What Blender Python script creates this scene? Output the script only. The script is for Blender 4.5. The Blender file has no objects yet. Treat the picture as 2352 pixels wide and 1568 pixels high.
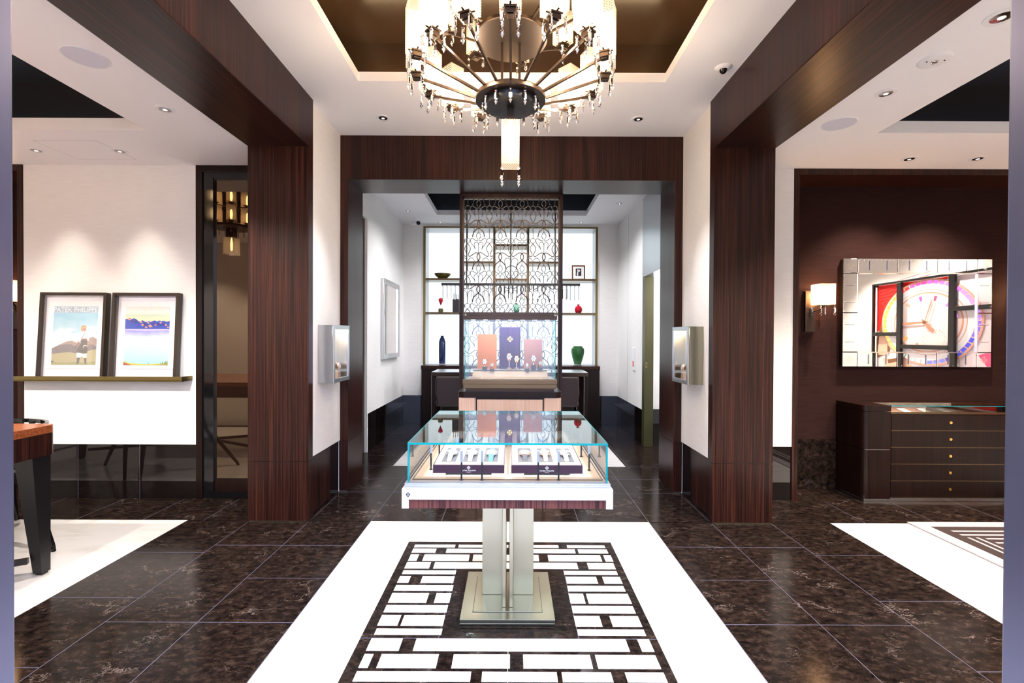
import bpy, math, random
from mathutils import Vector, Matrix
random.seed(7)
C = bpy.context.scene.collection
PI = math.pi
# ------------------------------------------------------------------ survey helper
F_PX, CAM, ROLL, TILT = 1080.0, Vector((0.01, 0.0, 1.5)), 0.0044, 0.0083
def S(x, y, Y):
    """photo measure (px) -> world point at room depth Y"""
    u, v = x-1176, y-784
    u, v = u+ROLL*v, v-ROLL*u
    dy = math.cos(TILT)-v/F_PX*math.sin(TILT)
    dz = -v/F_PX*math.cos(TILT)-math.sin(TILT)
    return Vector((CAM.x+u/F_PX/dy*Y, Y, CAM.z+dz/dy*Y))
# ------------------------------------------------------------------ materials
MATS = {}
def nodes(name):
    m = bpy.data.materials.new(name); m.use_nodes = True
    nt = m.node_tree; b = nt.nodes['Principled BSDF']
    MATS[name] = m
    return m, nt, b
def pm(name, col, rough=.5, metal=0, spec=.5, emit=None, es=0, trans=0, coat=0, ior=1.5):
    m, nt, b = nodes(name)
    b.inputs['Base Color'].default_value = (*col, 1)
    b.inputs['Roughness'].default_value = rough
    b.inputs['Metallic'].default_value = metal
    b.inputs['Specular IOR Level'].default_value = spec
    b.inputs['Transmission Weight'].default_value = trans
    b.inputs['Coat Weight'].default_value = coat
    b.inputs['IOR'].default_value = ior
    if emit:
        b.inputs['Emission Color'].default_value = (*emit, 1)
        b.inputs['Emission Strength'].default_value = es
    return m
def N(nt, t, **kw):
    n = nt.nodes.new(t)
    for k, v in kw.items():
        if k in n.inputs: n.inputs[k].default_value = v
        else: setattr(n, k, v)
    return n
def ramp(nt, stops):
    r = nt.nodes.new('ShaderNodeValToRGB')
    e = r.color_ramp.elements
    while len(e) < len(stops): e.new(.5)
    for i, (p, c) in enumerate(stops):
        e[i].position = p; e[i].color = (*c, 1)
    return r
def pos(nt, scale, obj=False):
    g = nt.nodes.new('ShaderNodeTexCoord') if obj else nt.nodes.new('ShaderNodeNewGeometry')
    mp = nt.nodes.new('ShaderNodeMapping'); mp.inputs['Scale'].default_value = scale
    nt.links.new(g.outputs['Object' if obj else 'Position'], mp.inputs['Vector'])
    return mp
def wood(name, scale, cols, rough=.30, coat=.0, spec=.25):
    m, nt, b = nodes(name); L = nt.links.new
    mp = pos(nt, scale)
    n1 = N(nt, 'ShaderNodeTexNoise', Scale=1.0, Detail=4.0, Roughness=.65); L(mp.outputs[0], n1.inputs['Vector'])
    mp2 = pos(nt, tuple(s*.12 for s in scale))
    n2 = N(nt, 'ShaderNodeTexNoise', Scale=1.0, Detail=2.0); L(mp2.outputs[0], n2.inputs['Vector'])
    mx = N(nt, 'ShaderNodeMath', operation='MULTIPLY_ADD'); L(n1.outputs[0], mx.inputs[0]); mx.inputs[1].default_value = .8
    sc = N(nt, 'ShaderNodeMath', operation='MULTIPLY'); L(n2.outputs[0], sc.inputs[0]); sc.inputs[1].default_value = .25
    L(sc.outputs[0], mx.inputs[2])
    r = ramp(nt, cols); L(mx.outputs[0], r.inputs[0]); L(r.outputs[0], b.inputs['Base Color'])
    b.inputs['Roughness'].default_value = rough; b.inputs['Coat Weight'].default_value = coat; b.inputs['Specular IOR Level'].default_value = spec
    b.inputs['Coat Roughness'].default_value = .12
    return m
WC = [(.32, (.0045, .0018, .002)), (.46, (.011, .0032, .0028)), (.56, (.028, .0080, .0054)), (.72, (.072, .022, .014))]
wood('wood_v', (130, 130, 1.2), WC)
wood('wood_y', (130, 1.2, 130), WC)
wood('wood_x', (1.2, 130, 130), WC)
wood('wood_dark', (120, 120, 1.2), [(.3, (.0025, .001, .001)), (.5, (.007, .0024, .0018)), (.7, (.018, .006, .004))])
wood('wood_stripe', (75, 75, 1), [(.35, (.008, .003, .004)), (.48, (.045, .011, .013)), (.55, (.12, .04, .032)), (.66, (.06, .016, .018))])
wood('wood_top', (1.2, 90, 90), [(.3, (.10, .025, .010)), (.5, (.22, .06, .02)), (.7, (.33, .10, .04))], .2)
wood('wood_purple', (90, 90, 2), [(.3, (.015, .005, .04)), (.5, (.04, .015, .11)), (.7, (.09, .03, .16))], .12)
wood('wood_beige', (80, 80, 1.2), [(.3, (.50, .32, .25)), (.5, (.58, .41, .33)), (.7, (.66, .5, .42))], .35)
def marble():
    m, nt, b = nodes('marble_dark'); L = nt.links.new
    mp = pos(nt, (1, 1.6, 1))
    w = N(nt, 'ShaderNodeTexNoise', Scale=5.0, Detail=5.0, Roughness=.6); L(mp.outputs[0], w.inputs['Vector'])
    mixv = N(nt, 'ShaderNodeMix', data_type='RGBA', blend_type='ADD'); mixv.inputs[0].default_value = .07
    L(mp.outputs[0], mixv.inputs[6]); L(w.outputs['Color'], mixv.inputs[7])
    n = N(nt, 'ShaderNodeTexNoise', Scale=20.0, Detail=10.0, Roughness=.8); L(mixv.outputs[2], n.inputs['Vector'])
    r = ramp(nt, [(.38, (.0015, .001, .001)), (.46, (.007, .0045, .004)), (.56, (.019, .0115, .009)), (.70, (.052, .034, .028))])
    L(n.outputs[0], r.inputs[0])
    w2 = N(nt, 'ShaderNodeTexNoise', Scale=7.0, Detail=6.0, Roughness=.7); L(mp.outputs[0], w2.inputs['Vector'])
    mv = N(nt, 'ShaderNodeMix', data_type='RGBA', blend_type='ADD'); mv.inputs[0].default_value = .45; L(mp.outputs[0], mv.inputs[6]); L(w2.outputs['Color'], mv.inputs[7])
    v = N(nt, 'ShaderNodeTexVoronoi', feature='DISTANCE_TO_EDGE', Scale=3.2); L(mv.outputs[2], v.inputs['Vector'])
    vr = ramp(nt, [(0, (1, 1, 1)), (.014, (.0, .0, .0))]); L(v.outputs['Distance'], vr.inputs[0])
    n3 = N(nt, 'ShaderNodeTexNoise', Scale=3.0, Detail=3.0); L(mp.outputs[0], n3.inputs['Vector'])
    r3 = ramp(nt, [(.52, (0, 0, 0)), (.66, (1, 1, 1))]); L(n3.outputs[0], r3.inputs[0])
    mm = N(nt, 'ShaderNodeMath', operation='MULTIPLY'); L(vr.outputs[0], mm.inputs[0]); L(r3.outputs[0], mm.inputs[1])
    mx = N(nt, 'ShaderNodeMix', data_type='RGBA'); L(mm.outputs[0], mx.inputs[0]); L(r.outputs[0], mx.inputs[6]); mx.inputs[7].default_value = (.20, .155, .14, 1)
    L(mx.outputs[2], b.inputs['Base Color'])
    b.inputs['Roughness'].default_value = .16
    b.inputs['Specular IOR Level'].default_value = .08
marble()
pm('marble_black', (.006, .004, .004), .03, spec=.7)
pm('joint', (.085, .08, .13), .4)
def whitestone():
    m, nt, b = nodes('marble_white'); L = nt.links.new
    mp = pos(nt, (1, 3, 1))
    n = N(nt, 'ShaderNodeTexNoise', Scale=2.5, Detail=6.0, Roughness=.6); L(mp.outputs[0], n.inputs['Vector'])
    r = ramp(nt, [(.3, (.54, .52, .50)), (.5, (.64, .62, .62)), (.7, (.62, .61, .62))]); L(n.outputs[0], r.inputs[0])
    L(r.outputs[0], b.inputs['Base Color']); b.inputs['Roughness'].default_value = .16
whitestone()
pm('joint_white', (.62, .60, .60), .4)
def fabric(name, c1, c2, rough=.8, sc=(6, 6, 260)):
    m, nt, b = nodes(name); L = nt.links.new
    mp = pos(nt, sc)
    n = N(nt, 'ShaderNodeTexNoise', Scale=1.0, Detail=3.0); L(mp.outputs[0], n.inputs['Vector'])
    r = ramp(nt, [(.35, c1), (.65, c2)]); L(n.outputs[0], r.inputs[0])
    L(r.outputs[0], b.inputs['Base Color']); b.inputs['Roughness'].default_value = rough
fabric('wall_white', (.78, .765, .75), (.84, .83, .82))
fabric('wall_brown', (.017, .0068, .0064), (.028, .0115, .0105), .8); MATS['wall_brown'].node_tree.nodes['Principled BSDF'].inputs['Specular IOR Level'].default_value = .08
fabric('panel_beige', (.60, .40, .26), (.68, .50, .36), .3, (3, 3, 220))
pm('ceiling_white', (.90, .895, .925), .8)
pm('coffer_brown', (.040, .022, .012), .22)
pm('coffer_black', (.010, .008, .008), .35)
pm('bronze', (.16, .11, .065), .3, 1)
pm('bronze_dark', (.055, .038, .030), .35, .85)
pm('bronze_olive', (.20, .155, .06), .32, .9)
pm('champagne', (.34, .33, .25), .28, 1)
pm('steel', (.62, .62, .64), .2, 1)
pm('steel_soft', (.50, .52, .54), .3, .9)
pm('reflector', (.30, .30, .32), .12, 1)
pm('chrome', (.8, .8, .82), .08, 1)
pm('post_metal', (.16, .17, .27), .34, .9)
pm('black', (.006, .006, .007), .35)
pm('black_gloss', (.004, .004, .005), .08)
pm('white_lacquer', (.50, .50, .54), .3)
pm('white_plastic', (.82, .82, .85), .5)
pm('speaker_mesh', (.66, .67, .78), .8)
pm('beige_suede', (.66, .52, .42), .8)
pm('leather_brown', (.035, .020, .020), .45)
pm('gold', (.95, .62, .18), .18, 1)
pm('rose_gold', (.9, .55, .38), .2, 1)
pm('watch_dial', (.85, .85, .88), .2)
pm('strap_blue', (.02, .25, .62), .5)
pm('strap_black', (.02, .016, .03), .5)
pm('strap_brown', (.16, .06, .03), .5)
pm('strap_pale', (.55, .75, .88), .5)
pm('block_blue', (.012, .03, .11), .25)
pm('box_lacquer', (.040, .007, .026), .15, spec=.2)
pm('olive_door', (.055, .052, .018), .35, .3)
pm('red_glass', (.50, .004, .02), .12)
pm('blue_ceramic', (.003, .016, .075), .08)
pm('green_ceramic', (.022, .11, .03), .06)
pm('olive_ceramic', (.10, .085, .015), .08)
pm('jade', (.16, .45, .33), .2)
pm('frame_wood', (.13, .04, .012), .3)
pm('frame_bronze', (.035, .024, .018), .3, .4)
pm('photo_black', (.02, .015, .018), .4)
pm('mat_board', (.80, .80, .86), .35)
pm('paper_white', (.9, .9, .9), .4)
pm('carpet_dark', (.018, .007, .007), .9)
pm('carpet_light', (.30, .28, .31), .9)
pm('orange_panel', (.70, .20, .025), .25)
pm('pink_panel', (.48, .22, .20), .25)
pm('red_plastic', (.8, .02, .02), .4)
def emis(name, col, s):
    m = bpy.data.materials.new(name); m.use_nodes = True; nt = m.node_tree
    nt.nodes.remove(nt.nodes['Principled BSDF'])
    e = N(nt, 'ShaderNodeEmission'); e.inputs[0].default_value = (*col, 1); e.inputs[1].default_value = s
    nt.links.new(e.outputs[0], nt.nodes['Material Output'].inputs[0]); MATS[name] = m
emis('bulb', (1, .66, .34), 10)
emis('sconce_bulb', (1, .52, .22), 36)
emis('bulb_soft', (1, .70, .40), 9)
emis('lamp_warm', (1, .86, .70), .8)
emis('cove', (1, .72, .40), 9)
emis('cove_cool', (.50, .72, 1), 2.4)
emis('niche_light', (.86, .96, 1.0), .52)
emis('led', (.95, .96, 1), 5)
emis('case_light', (1, .82, .6), 5)
def thinglass(name, tint, k=1.5, gl=(1, 1, 1), ior=1.5):
    m = bpy.data.materials.new(name); m.use_nodes = True; nt = m.node_tree; L = nt.links.new
    nt.nodes.remove(nt.nodes['Principled BSDF'])
    fr = N(nt, 'ShaderNodeFresnel', IOR=ior)
    mu = N(nt, 'ShaderNodeMath', operation='MULTIPLY', use_clamp=True); mu.inputs[1].default_value = k; L(fr.outputs[0], mu.inputs[0])
    t = N(nt, 'ShaderNodeBsdfTransparent'); t.inputs[0].default_value = (*tint, 1)
    g = N(nt, 'ShaderNodeBsdfGlossy'); g.inputs['Roughness'].default_value = 0.0; g.inputs[0].default_value = (*gl, 1)
    mx = N(nt, 'ShaderNodeMixShader'); L(mu.outputs[0], mx.inputs[0]); L(t.outputs[0], mx.inputs[1]); L(g.outputs[0], mx.inputs[2])
    L(mx.outputs[0], nt.nodes['Material Output'].inputs[0]); MATS[name] = m
thinglass('glass', (.96, .985, .98), .95)
thinglass('glass_frame', (.98, .98, .99), .25)
thinglass('crystal', (.78, .80, .86), 3.2, ior=1.9)
pm('glass_edge', (.0, .36, .40), .12, trans=.4, ior=1.45)
def shade():
    m = bpy.data.materials.new('shade_glass'); m.use_nodes = True; nt = m.node_tree; L = nt.links.new
    nt.nodes.remove(nt.nodes['Principled BSDF'])
    mp = pos(nt, (1, 1, 1), True)
    sx = N(nt, 'ShaderNodeSeparateXYZ'); L(mp.outputs[0], sx.inputs[0])
    ad = N(nt, 'ShaderNodeMath', operation='ADD'); L(sx.outputs[0], ad.inputs[0]); L(sx.outputs[1], ad.inputs[1])
    outs = []
    for s in (1, -1):
        a = N(nt, 'ShaderNodeMath', operation='MULTIPLY_ADD'); L(sx.outputs[2], a.inputs[0]); a.inputs[1].default_value = s; L(ad.outputs[0], a.inputs[2])
        b = N(nt, 'ShaderNodeMath', operation='MULTIPLY'); L(a.outputs[0], b.inputs[0]); b.inputs[1].default_value = 75
        c = N(nt, 'ShaderNodeMath', operation='PINGPONG'); L(b.outputs[0], c.inputs[0]); c.inputs[1].default_value = .5
        outs.append(c)
    mn = N(nt, 'ShaderNodeMath', operation='MINIMUM'); L(outs[0].outputs[0], mn.inputs[0]); L(outs[1].outputs[0], mn.inputs[1])
    lt = N(nt, 'ShaderNodeMath', operation='LESS_THAN'); L(mn.outputs[0], lt.inputs[0]); lt.inputs[1].default_value = .15
    fac = N(nt, 'ShaderNodeMath', operation='MULTIPLY_ADD'); L(lt.outputs[0], fac.inputs[0]); fac.inputs[1].default_value = .36; fac.inputs[2].default_value = .045
    t = N(nt, 'ShaderNodeBsdfTransparent'); t.inputs[0].default_value = (1, .98, .95, 1)
    tr = N(nt, 'ShaderNodeBsdfTranslucent'); tr.inputs[0].default_value = (1, .97, .92, 1)
    df = N(nt, 'ShaderNodeBsdfDiffuse'); df.inputs[0].default_value = (.95, .93, .9, 1)
    m2 = N(nt, 'ShaderNodeMixShader'); m2.inputs[0].default_value = .35; L(tr.outputs[0], m2.inputs[1]); L(df.outputs[0], m2.inputs[2])
    mx = N(nt, 'ShaderNodeMixShader'); L(fac.outputs[0], mx.inputs[0]); L(t.outputs[0], mx.inputs[1]); L(m2.outputs[0], mx.inputs[2])
    L(mx.outputs[0], nt.nodes['Material Output'].inputs[0]); MATS['shade_glass'] = m
shade()
pm('mirror', (.96, .93, .90), 0.0, 1)
pm('mirror_edge', (.98, .90, .80), .12, 1)
pm('mirror_mark', (.25, .25, .32), .1, 1)
def darkglass():
    m = bpy.data.materials.new('tinted_glass'); m.use_nodes = True; nt = m.node_tree; L = nt.links.new
    b = nt.nodes['Principled BSDF']; b.inputs['Base Color'].default_value = (.012, .006, .004, 1); b.inputs['Roughness'].default_value = .02; b.inputs['Specular IOR Level'].default_value = .05
    g = N(nt, 'ShaderNodeBsdfGlossy'); g.inputs[0].default_value = (.95, .72, .5, 1); g.inputs['Roughness'].default_value = .0
    mx = N(nt, 'ShaderNodeMixShader'); mx.inputs[0].default_value = .12
    L(b.outputs[0], mx.inputs[1]); L(g.outputs[0], mx.inputs[2]); L(mx.outputs[0], nt.nodes['Material Output'].inputs[0]); MATS['tinted_glass'] = m
darkglass()
# ------------------------------------------------------------------ mesh builder
class MB:
    def __init__(s): s.v = []; s.f = []; s.m = []; s.M = Matrix.Identity(4)
    def _add(s, vs, fs, mi=0):
        o = len(s.v); s.v += [s.M @ Vector(p) for p in vs]
        s.f += [[i+o for i in f] for f in fs]; s.m += [mi]*len(fs)
        return s
    def box(s, x0, x1, y0, y1, z0, z1, mi=0):
        x0, x1 = min(x0, x1), max(x0, x1); y0, y1 = min(y0, y1), max(y0, y1); z0, z1 = min(z0, z1), max(z0, z1)
        vs = [(x, y, z) for z in (z0, z1) for y in (y0, y1) for x in (x0, x1)]
        return s._add(vs, [(0, 2, 3, 1), (4, 5, 7, 6), (0, 1, 5, 4), (2, 6, 7, 3), (0, 4, 6, 2), (1, 3, 7, 5)], mi)
    def prism(s, pts, d, mi=0):
        """pts: closed 3D polygon, extruded by vector d"""
        n = len(pts); d = Vector(d); a = [Vector(p) for p in pts]
        vs = a+[p+d for p in a]
        nrm = Vector((0, 0, 0))
        for i in range(n): nrm += a[i].cross(a[(i+1) % n])
        fs = [list(range(n))[::-1], list(range(n, 2*n))]+[(i, (i+1) % n, n+(i+1) % n, n+i) for i in range(n)]
        if nrm.dot(d) < 0: fs = [f[::-1] for f in fs]
        return s._add(vs, fs, mi)
    def lathe(s, prof, c=(0, 0, 0), n=24, mi=0, sx=1, sy=1):
        vs = []; fs = []; c = Vector(c)
        for r, z in prof:
            for k in range(n):
                a = 2*PI*(k+.5)/n; vs.append(c+Vector((r*sx*math.cos(a), r*sy*math.sin(a), z)))
        for j in range(len(prof)-1):
            for k in range(n):
                k2 = (k+1) % n; fs.append((j*n+k, j*n+k2, (j+1)*n+k2, (j+1)*n+k))
        fs.append(list(range(n))[::-1]); fs.append(list(range((len(prof)-1)*n, len(prof)*n)))
        return s._add(vs, fs, mi)
    def tube(s, pts, r, n=8, mi=0, rect=None, up=(0, 0, 1), closed=False):
        """sweep a round (r, n) or rectangular (rect=(w,h)) section along pts; r / w may be lists"""
        P = [Vector(p) for p in pts]; up = Vector(up); vs = []; fs = []; K = n if rect is None else 4
        for i, p in enumerate(P):
            if closed: t = P[(i+1) % len(P)]-P[i-1]
            else: t = P[min(i+1, len(P)-1)]-P[max(i-1, 0)]
            t.normalize(); a = t.cross(up)
            if a.length < 1e-4: a = t.cross(Vector((1, 0, 0)))
            a.normalize(); b = a.cross(t)
            if rect is None:
                rr = r[i] if isinstance(r, (list, tuple)) else r
                for k in range(n):
                    q = 2*PI*(k+.5)/n; vs.append(p+a*rr*math.cos(q)+b*rr*math.sin(q))
            else:
                w = rect[0][i] if isinstance(rect[0], (list, tuple)) else rect[0]; h = rect[1]
                for sx, sy in ((-1, -1), (1, -1), (1, 1), (-1, 1)): vs.append(p+a*w/2*sx+b*h/2*sy)
        m = len(P)
        for i in range(m if closed else m-1):
            j = (i+1) % m
            for k in range(K):
                k2 = (k+1) % K; fs.append((i*K+k, i*K+k2, j*K+k2, j*K+k))
        if not closed: fs.append(list(range(K))[::-1]); fs.append(list(range((m-1)*K, m*K)))
        return s._add(vs, fs, mi)
def smooth_pts(P, n=6, closed=False):
    out = []; m = len(P)
    P = [Vector(p) for p in P]
    for i in range(m if closed else m-1):
        p1, p2 = P[i], P[(i+1) % m]
        p0 = P[i-1] if (closed or i > 0) else p1+(p1-p2)
        p3 = P[(i+2) % m] if (closed or i < m-2) else p2+(p2-p1)
        for k in range(n):
            t = k/n
            out.append(.5*((2*p1)+(p2-p0)*t+(2*p0-5*p1+4*p2-p3)*t*t+(3*p1-p0-3*p2+p3)*t*t*t))
    if not closed: out.append(P[-1])
    return out
def obj(name, mb, mats, parent=None, local=False, smooth=False, bevel=0, base=None):
    if isinstance(mats, str): mats = [mats]
    me = bpy.data.meshes.new(name)
    if parent is not None and not local:
        W = parent.location.copy()
        if parent.parent is not None: W += parent.parent.location
    elif parent is None:
        if base is not None: W = Vector(base)
        else:
            xs = [p.x for p in mb.v]; ys = [p.y for p in mb.v]; zs = [p.z for p in mb.v]
            W = Vector(((min(xs)+max(xs))/2, (min(ys)+max(ys))/2, min(zs)))
        if local: W = Vector((0, 0, 0))
    else: W = Vector((0, 0, 0))
    me.from_pydata([tuple(p-W) for p in mb.v], [], mb.f)
    for m in mats: me.materials.append(MATS[m])
    for p, mi in zip(me.polygons, mb.m):
        p.material_index = mi
        if smooth: p.use_smooth = True
    me.update()
    if smooth:
        try: me.set_sharp_from_angle(angle=math.radians(38))
        except Exception: pass
    o = bpy.data.objects.new(name, me); C.objects.link(o)
    if parent is not None: o.parent = parent
    else: o.location = W
    if bevel:
        b = o.modifiers.new('bevel', 'BEVEL'); b.width = bevel; b.segments = 2; b.limit_method = 'ANGLE'
    return o
def tag(o, label, cat, group=None, kind=None):
    if label: o['label'] = label
    if cat: o['category'] = cat
    if group: o['group'] = group
    if kind: o['kind'] = kind
    return o
def thing(name, label, cat, loc=(0, 0, 0), group=None):
    o = bpy.data.objects.new(name, None); C.objects.link(o); o.location = loc
    o.empty_display_size = .05
    return tag(o, label, cat, group)
def struct(name, mb, mats, label=None, bevel=0):
    o = obj(name, mb, mats, bevel=bevel); o['kind'] = 'structure'
    if label: o['label'] = label; o['category'] = name.rstrip('0123456789').split('_')[0]
    return o
def copy_tree(o, parent=None):
    c = o.copy(); C.objects.link(c)
    if parent is not None: c.parent = parent
    for ch in [k for k in bpy.data.objects if k.parent == o]: copy_tree(ch, c)
    return c
def light(name, kind, loc, power, col=(1, 1, 1), **kw):
    d = bpy.data.lights.new(name, kind); d.energy = power; d.color = col
    rot = kw.pop('rot', None)
    for k, v in kw.items(): setattr(d, k, v)
    o = bpy.data.objects.new(name, d); C.objects.link(o); o.location = loc
    if rot: o.rotation_euler = rot
    return o
def aim(o, tgt):
    o.rotation_euler = (Vector(tgt)-o.location).to_track_quat('-Z', 'Y').to_euler()
def text_mb(s, h, depth=.0006, spacing=1.0):
    """lettering as mesh, lying in XZ plane, centred on x, baseline z=0, facing -Y"""
    c = bpy.data.curves.new('t', 'FONT'); c.body = s; c.size = 1; c.extrude = 0; c.space_character = spacing
    o = bpy.data.objects.new('t', c); C.objects.link(o)
    me = bpy.data.meshes.new_from_object(o)
    xs = [v.co.x for v in me.vertices]; ys = [v.co.y for v in me.vertices]
    w = max(xs)-min(xs); hh = max(ys)-min(ys); cx = (max(xs)+min(xs))/2
    k = h/hh
    vs = [((v.co.x-cx)*k, 0, (v.co.y-min(ys))*k) for v in me.vertices]
    fs = [list(p.vertices) for p in me.polygons]
    bpy.data.objects.remove(o); bpy.data.curves.remove(c); bpy.data.meshes.remove(me)
    return vs, fs, w*k
def cross_polys(r):
    """an ornamental cross: four fleur arms in 2-D"""
    out = []
    for k in range(4):
        a = k*PI/2; ca, sa = math.cos(a), math.sin(a)
        def T(x, y): return (ca*x-sa*y, sa*x+ca*y)
        out.append([T(.10*r, 0), T(.42*r, .17*r), T(.62*r, .10*r), T(1.0*r, 0), T(.62*r, -.10*r), T(.42*r, -.17*r)])
        for s in (1, -1):
            out.append([T(.40*r, s*.12*r), T(.50*r, s*.40*r), T(.66*r, s*.36*r), T(.80*r, s*.20*r), T(.60*r, s*.12*r)])
    out.append([(.1*r, 0), (0, .1*r), (-.1*r, 0), (0, -.1*r)])
    return out
# ================================================================== THE SETTING
Y0 = 2.69            # centre of inlay, showcase, chandelier
# ---- floor
fb = MB()
fb.box(-6.4, 6.4, -4, 9.2, -.12, -.0015, 0)
def white(x0, x1, y0, y1): fb.box(x0, x1, y0, y1, -.0015, 0, 1)
IX, IYA, IYB = .74, 1.945, 3.442
white(-1.13, -IX, .2, 3.82); white(IX, 1.13, .2, 3.82); white(-IX, IX, .2, IYA); white(-IX, IX, IYB, 3.82)
white(-5.9, -2.63, .95, 3.825); white(2.61, 5.9, .95, 3.82); white(-1.37, 1.34, 5.47, 7.3)
rows = [(209, 227, [(505, 780), (803, 1140), (1160, 1478), (1535, 1790)]),
 (236, 263, [(490, 650), (720, 1125), (1160, 1590), (1610, 1808)]),
 (275, 318, [(470, 527), (565, 875), (900, 1345), (1408, 1765), (1787, 1838)]),
 (327, 370, [(445, 610), (637, 1607), (1675, 1855)]),
 (382, 408, [(425, 785), (1515, 1873)]),
 (421, 467, [(397, 472), (552, 772), (1530, 1738), (1780, 1900)]),
 (482, 520, [(372, 765), (1540, 1922)]),
 (535, 602, [(340, 594), (645, 748), (1552, 1652), (1672, 1958)]),
 (617, 667, [(305, 727), (1570, 1988)]),
 (685, 757, [(268, 402), (423, 705), (1587, 1764), (1832, 2027)]),
 (776, 818, [(240, 690), (1608, 2060)]),
 (842, 926, [(195, 412), (506, 1945), (2025, 2106)]),
 (948, 1042, [(146, 208), (265, 660), (762, 1150), (1240, 1700), (1735, 2150)]),
 (1065, 1133, [(100, 885), (960, 1470), (1503, 1840), (1935, 2200)])]
def fl(x, y):
    p = S(x, y, 1.0)-CAM; t = -CAM.z/p.z; return CAM.x+p.x*t, t
for a, b, xs in rows:
    ya = fl(1170, 1180+a/2.94)[1]; yb = fl(1170, 1180+b/2.94)[1]; ym = 1180+(a+b)/5.88
    for x0, x1 in xs:
        white(fl(780+x0/2.94, ym)[0], fl(780+x1/2.94, ym)[0], yb, ya)
JW = .0016
def jx(x, y0, y1, m=2): fb.box(x-JW, x+JW, y0, y1, -.0015, -.0004, m)
def jy(y, x0, x1, m=2): fb.box(x0, x1, y-JW, y+JW, -.0015, -.0004, m)
for s in (-1, 1):
    jx(s*1.635, .9, 4.4); jx(s*2.12, .9, 4.3); jx(s*1.133, 0, 5.4); jx(s*.56, 3.82, 5.4)
    for y in (1.54, 2.0, 2.456, 2.91, 3.37, 3.82): jy(y, s*1.13, s*1.635)
    for y in (1.54, 2.456, 3.37, 3.82): jy(y, s*1.635, s*2.12)
    for y in (1.54, 2.113, 2.682, 3.251, 3.82): jy(y, s*2.12, s*2.62)
    for y in (4.54, 4.98, 5.47): jy(y, s*.2, s*1.8)
    jx(s*1.37, 5.4, 8)
for x in (-4.1, -3.55, -3.0, -2.5, 2.9, 3.5, 4.1, 4.7): jx(x, 3.82, 4.33)
jy(3.82, -5.9, 5.9); jy(2.333, -IX, IX)
for s in (-1, 1):
    fb.box(s*.3502-JW, s*.3502+JW, 2.333, 3.033, -.0015, -.0004, 2)
    fb.box(s*.742-.001, s*.742+.001, IYA, IYB, -.0015, .0001, 3)
fb.box(-.0035, -.0015, 1.95, 2.333, -.0012, .0002, 3)
struct('floor', fb, ['marble_dark', 'marble_white', 'joint', 'joint_white'])
# ---- ceilings with coffers
def ceil(x0, x1, y0, y1, z, hx0, hx1, hy0, hy1, lip, top, dark, nm='ceiling'):
    b = MB(); t = z+lip
    for a in ((x0, hx0, y0, y1), (hx1, x1, y0, y1), (hx0, hx1, y0, hy0), (hx0, hx1, hy1, y1)): b.box(a[0], a[1], a[2], a[3], z, t, 0)
    e = .22
    X0, X1, Yy0, Yy1 = hx0-e, hx1+e, hy0-e, hy1+e
    b.box(X0, X1, Yy0, Yy1, top, top+.04, 1)
    b.box(X0-.03, X0, Yy0, Yy1, t, top, 1); b.box(X1, X1+.03, Yy0, Yy1, t, top, 1)
    b.box(X0, X1, Yy0-.03, Yy0, t, top, 1); b.box(X0, X1, Yy1, Yy1+.03, t, top, 1)
    struct(nm, b, ['ceiling_white', dark])
ceil(-1.655, 1.655, .8, 4.56, 3.44, -1.165, 1.165, 1.80, 3.582, .07, 3.86, 'coffer_brown')
ceil(-6.2, -2.12, .8, 4.8, 3.07, -5.45, -2.79, 1.80, 3.60, .09, 3.55, 'coffer_black')
ceil(2.12, 6.2, .8, 4.8, 3.07, 2.785, 5.45, 1.80, 3.59, .09, 3.55, 'coffer_black')
ceil(-1.95, 1.95, 4.97, 8.2, 3.44, -1.19, 1.18, 5.75, 7.48, .08, 3.85, 'coffer_black')
def cove(x0, x1, y0, y1, z, m, nm):
    b = MB(); e = .13
    b.box(x0-e-.02, x0-e, y0, y1, z, z+.015); b.box(x1+e, x1+e+.02, y0, y1, z, z+.015)
    b.box(x0, x1, y0-e-.02, y0-e, z, z+.015); b.box(x0, x1, y1+e, y1+e+.02, z, z+.015)
    o = obj(nm, b, m); o['kind'] = 'structure'
cove(-1.165, 1.165, 1.80, 3.582, 3.511, 'cove', 'trim_1')
cove(-5.45, -2.79, 1.80, 3.6, 3.161, 'cove_cool', 'trim_2')
cove(2.785, 5.45, 1.80, 3.59, 3.161, 'cove_cool', 'trim_3')
cove(-1.19, 1.18, 5.75, 7.48, 3.521, 'cove_cool', 'trim_4')
# ---- wood portals between the rooms: column + overhead beam
for i, s in enumerate((-1, 1)):
    b = MB()
    b.box(s*1.63, s*1.66, 3.79, 3.872, .493, 3.44, 0); b.box(s*1.66, s*2.12, 3.79, 4.335, .493, 3.44, 0)
    b.box(s*1.63, s*1.665, 3.79, 3.872, .012, .487, 0); b.box(s*1.665, s*2.12, 3.79, 4.335, .012, .487, 0)
    b.box(s*1.636, s*2.114, 3.796, 3.868, .48, .50, 2)
    b.box(s*1.64, s*2.11, 3.796, 3.868, 0, .012, 3); b.box(s*1.67, s*2.11, 3.868, 4.335, 0, .012, 3)
    struct('trim_%d' % (5+i), b, ['wood_v', 'wood_y', 'black', 'champagne'])
    b = MB(); b.box(s*1.63, s*2.12, .8, 3.79, 3.032, 3.44, 0)
    b.box(s*1.632, s*2.118, .8, 3.789, 3.028, 3.032, 1)
    struct('trim_%d' % (7+i), b, ['wood_v', 'wood_y'])
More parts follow.
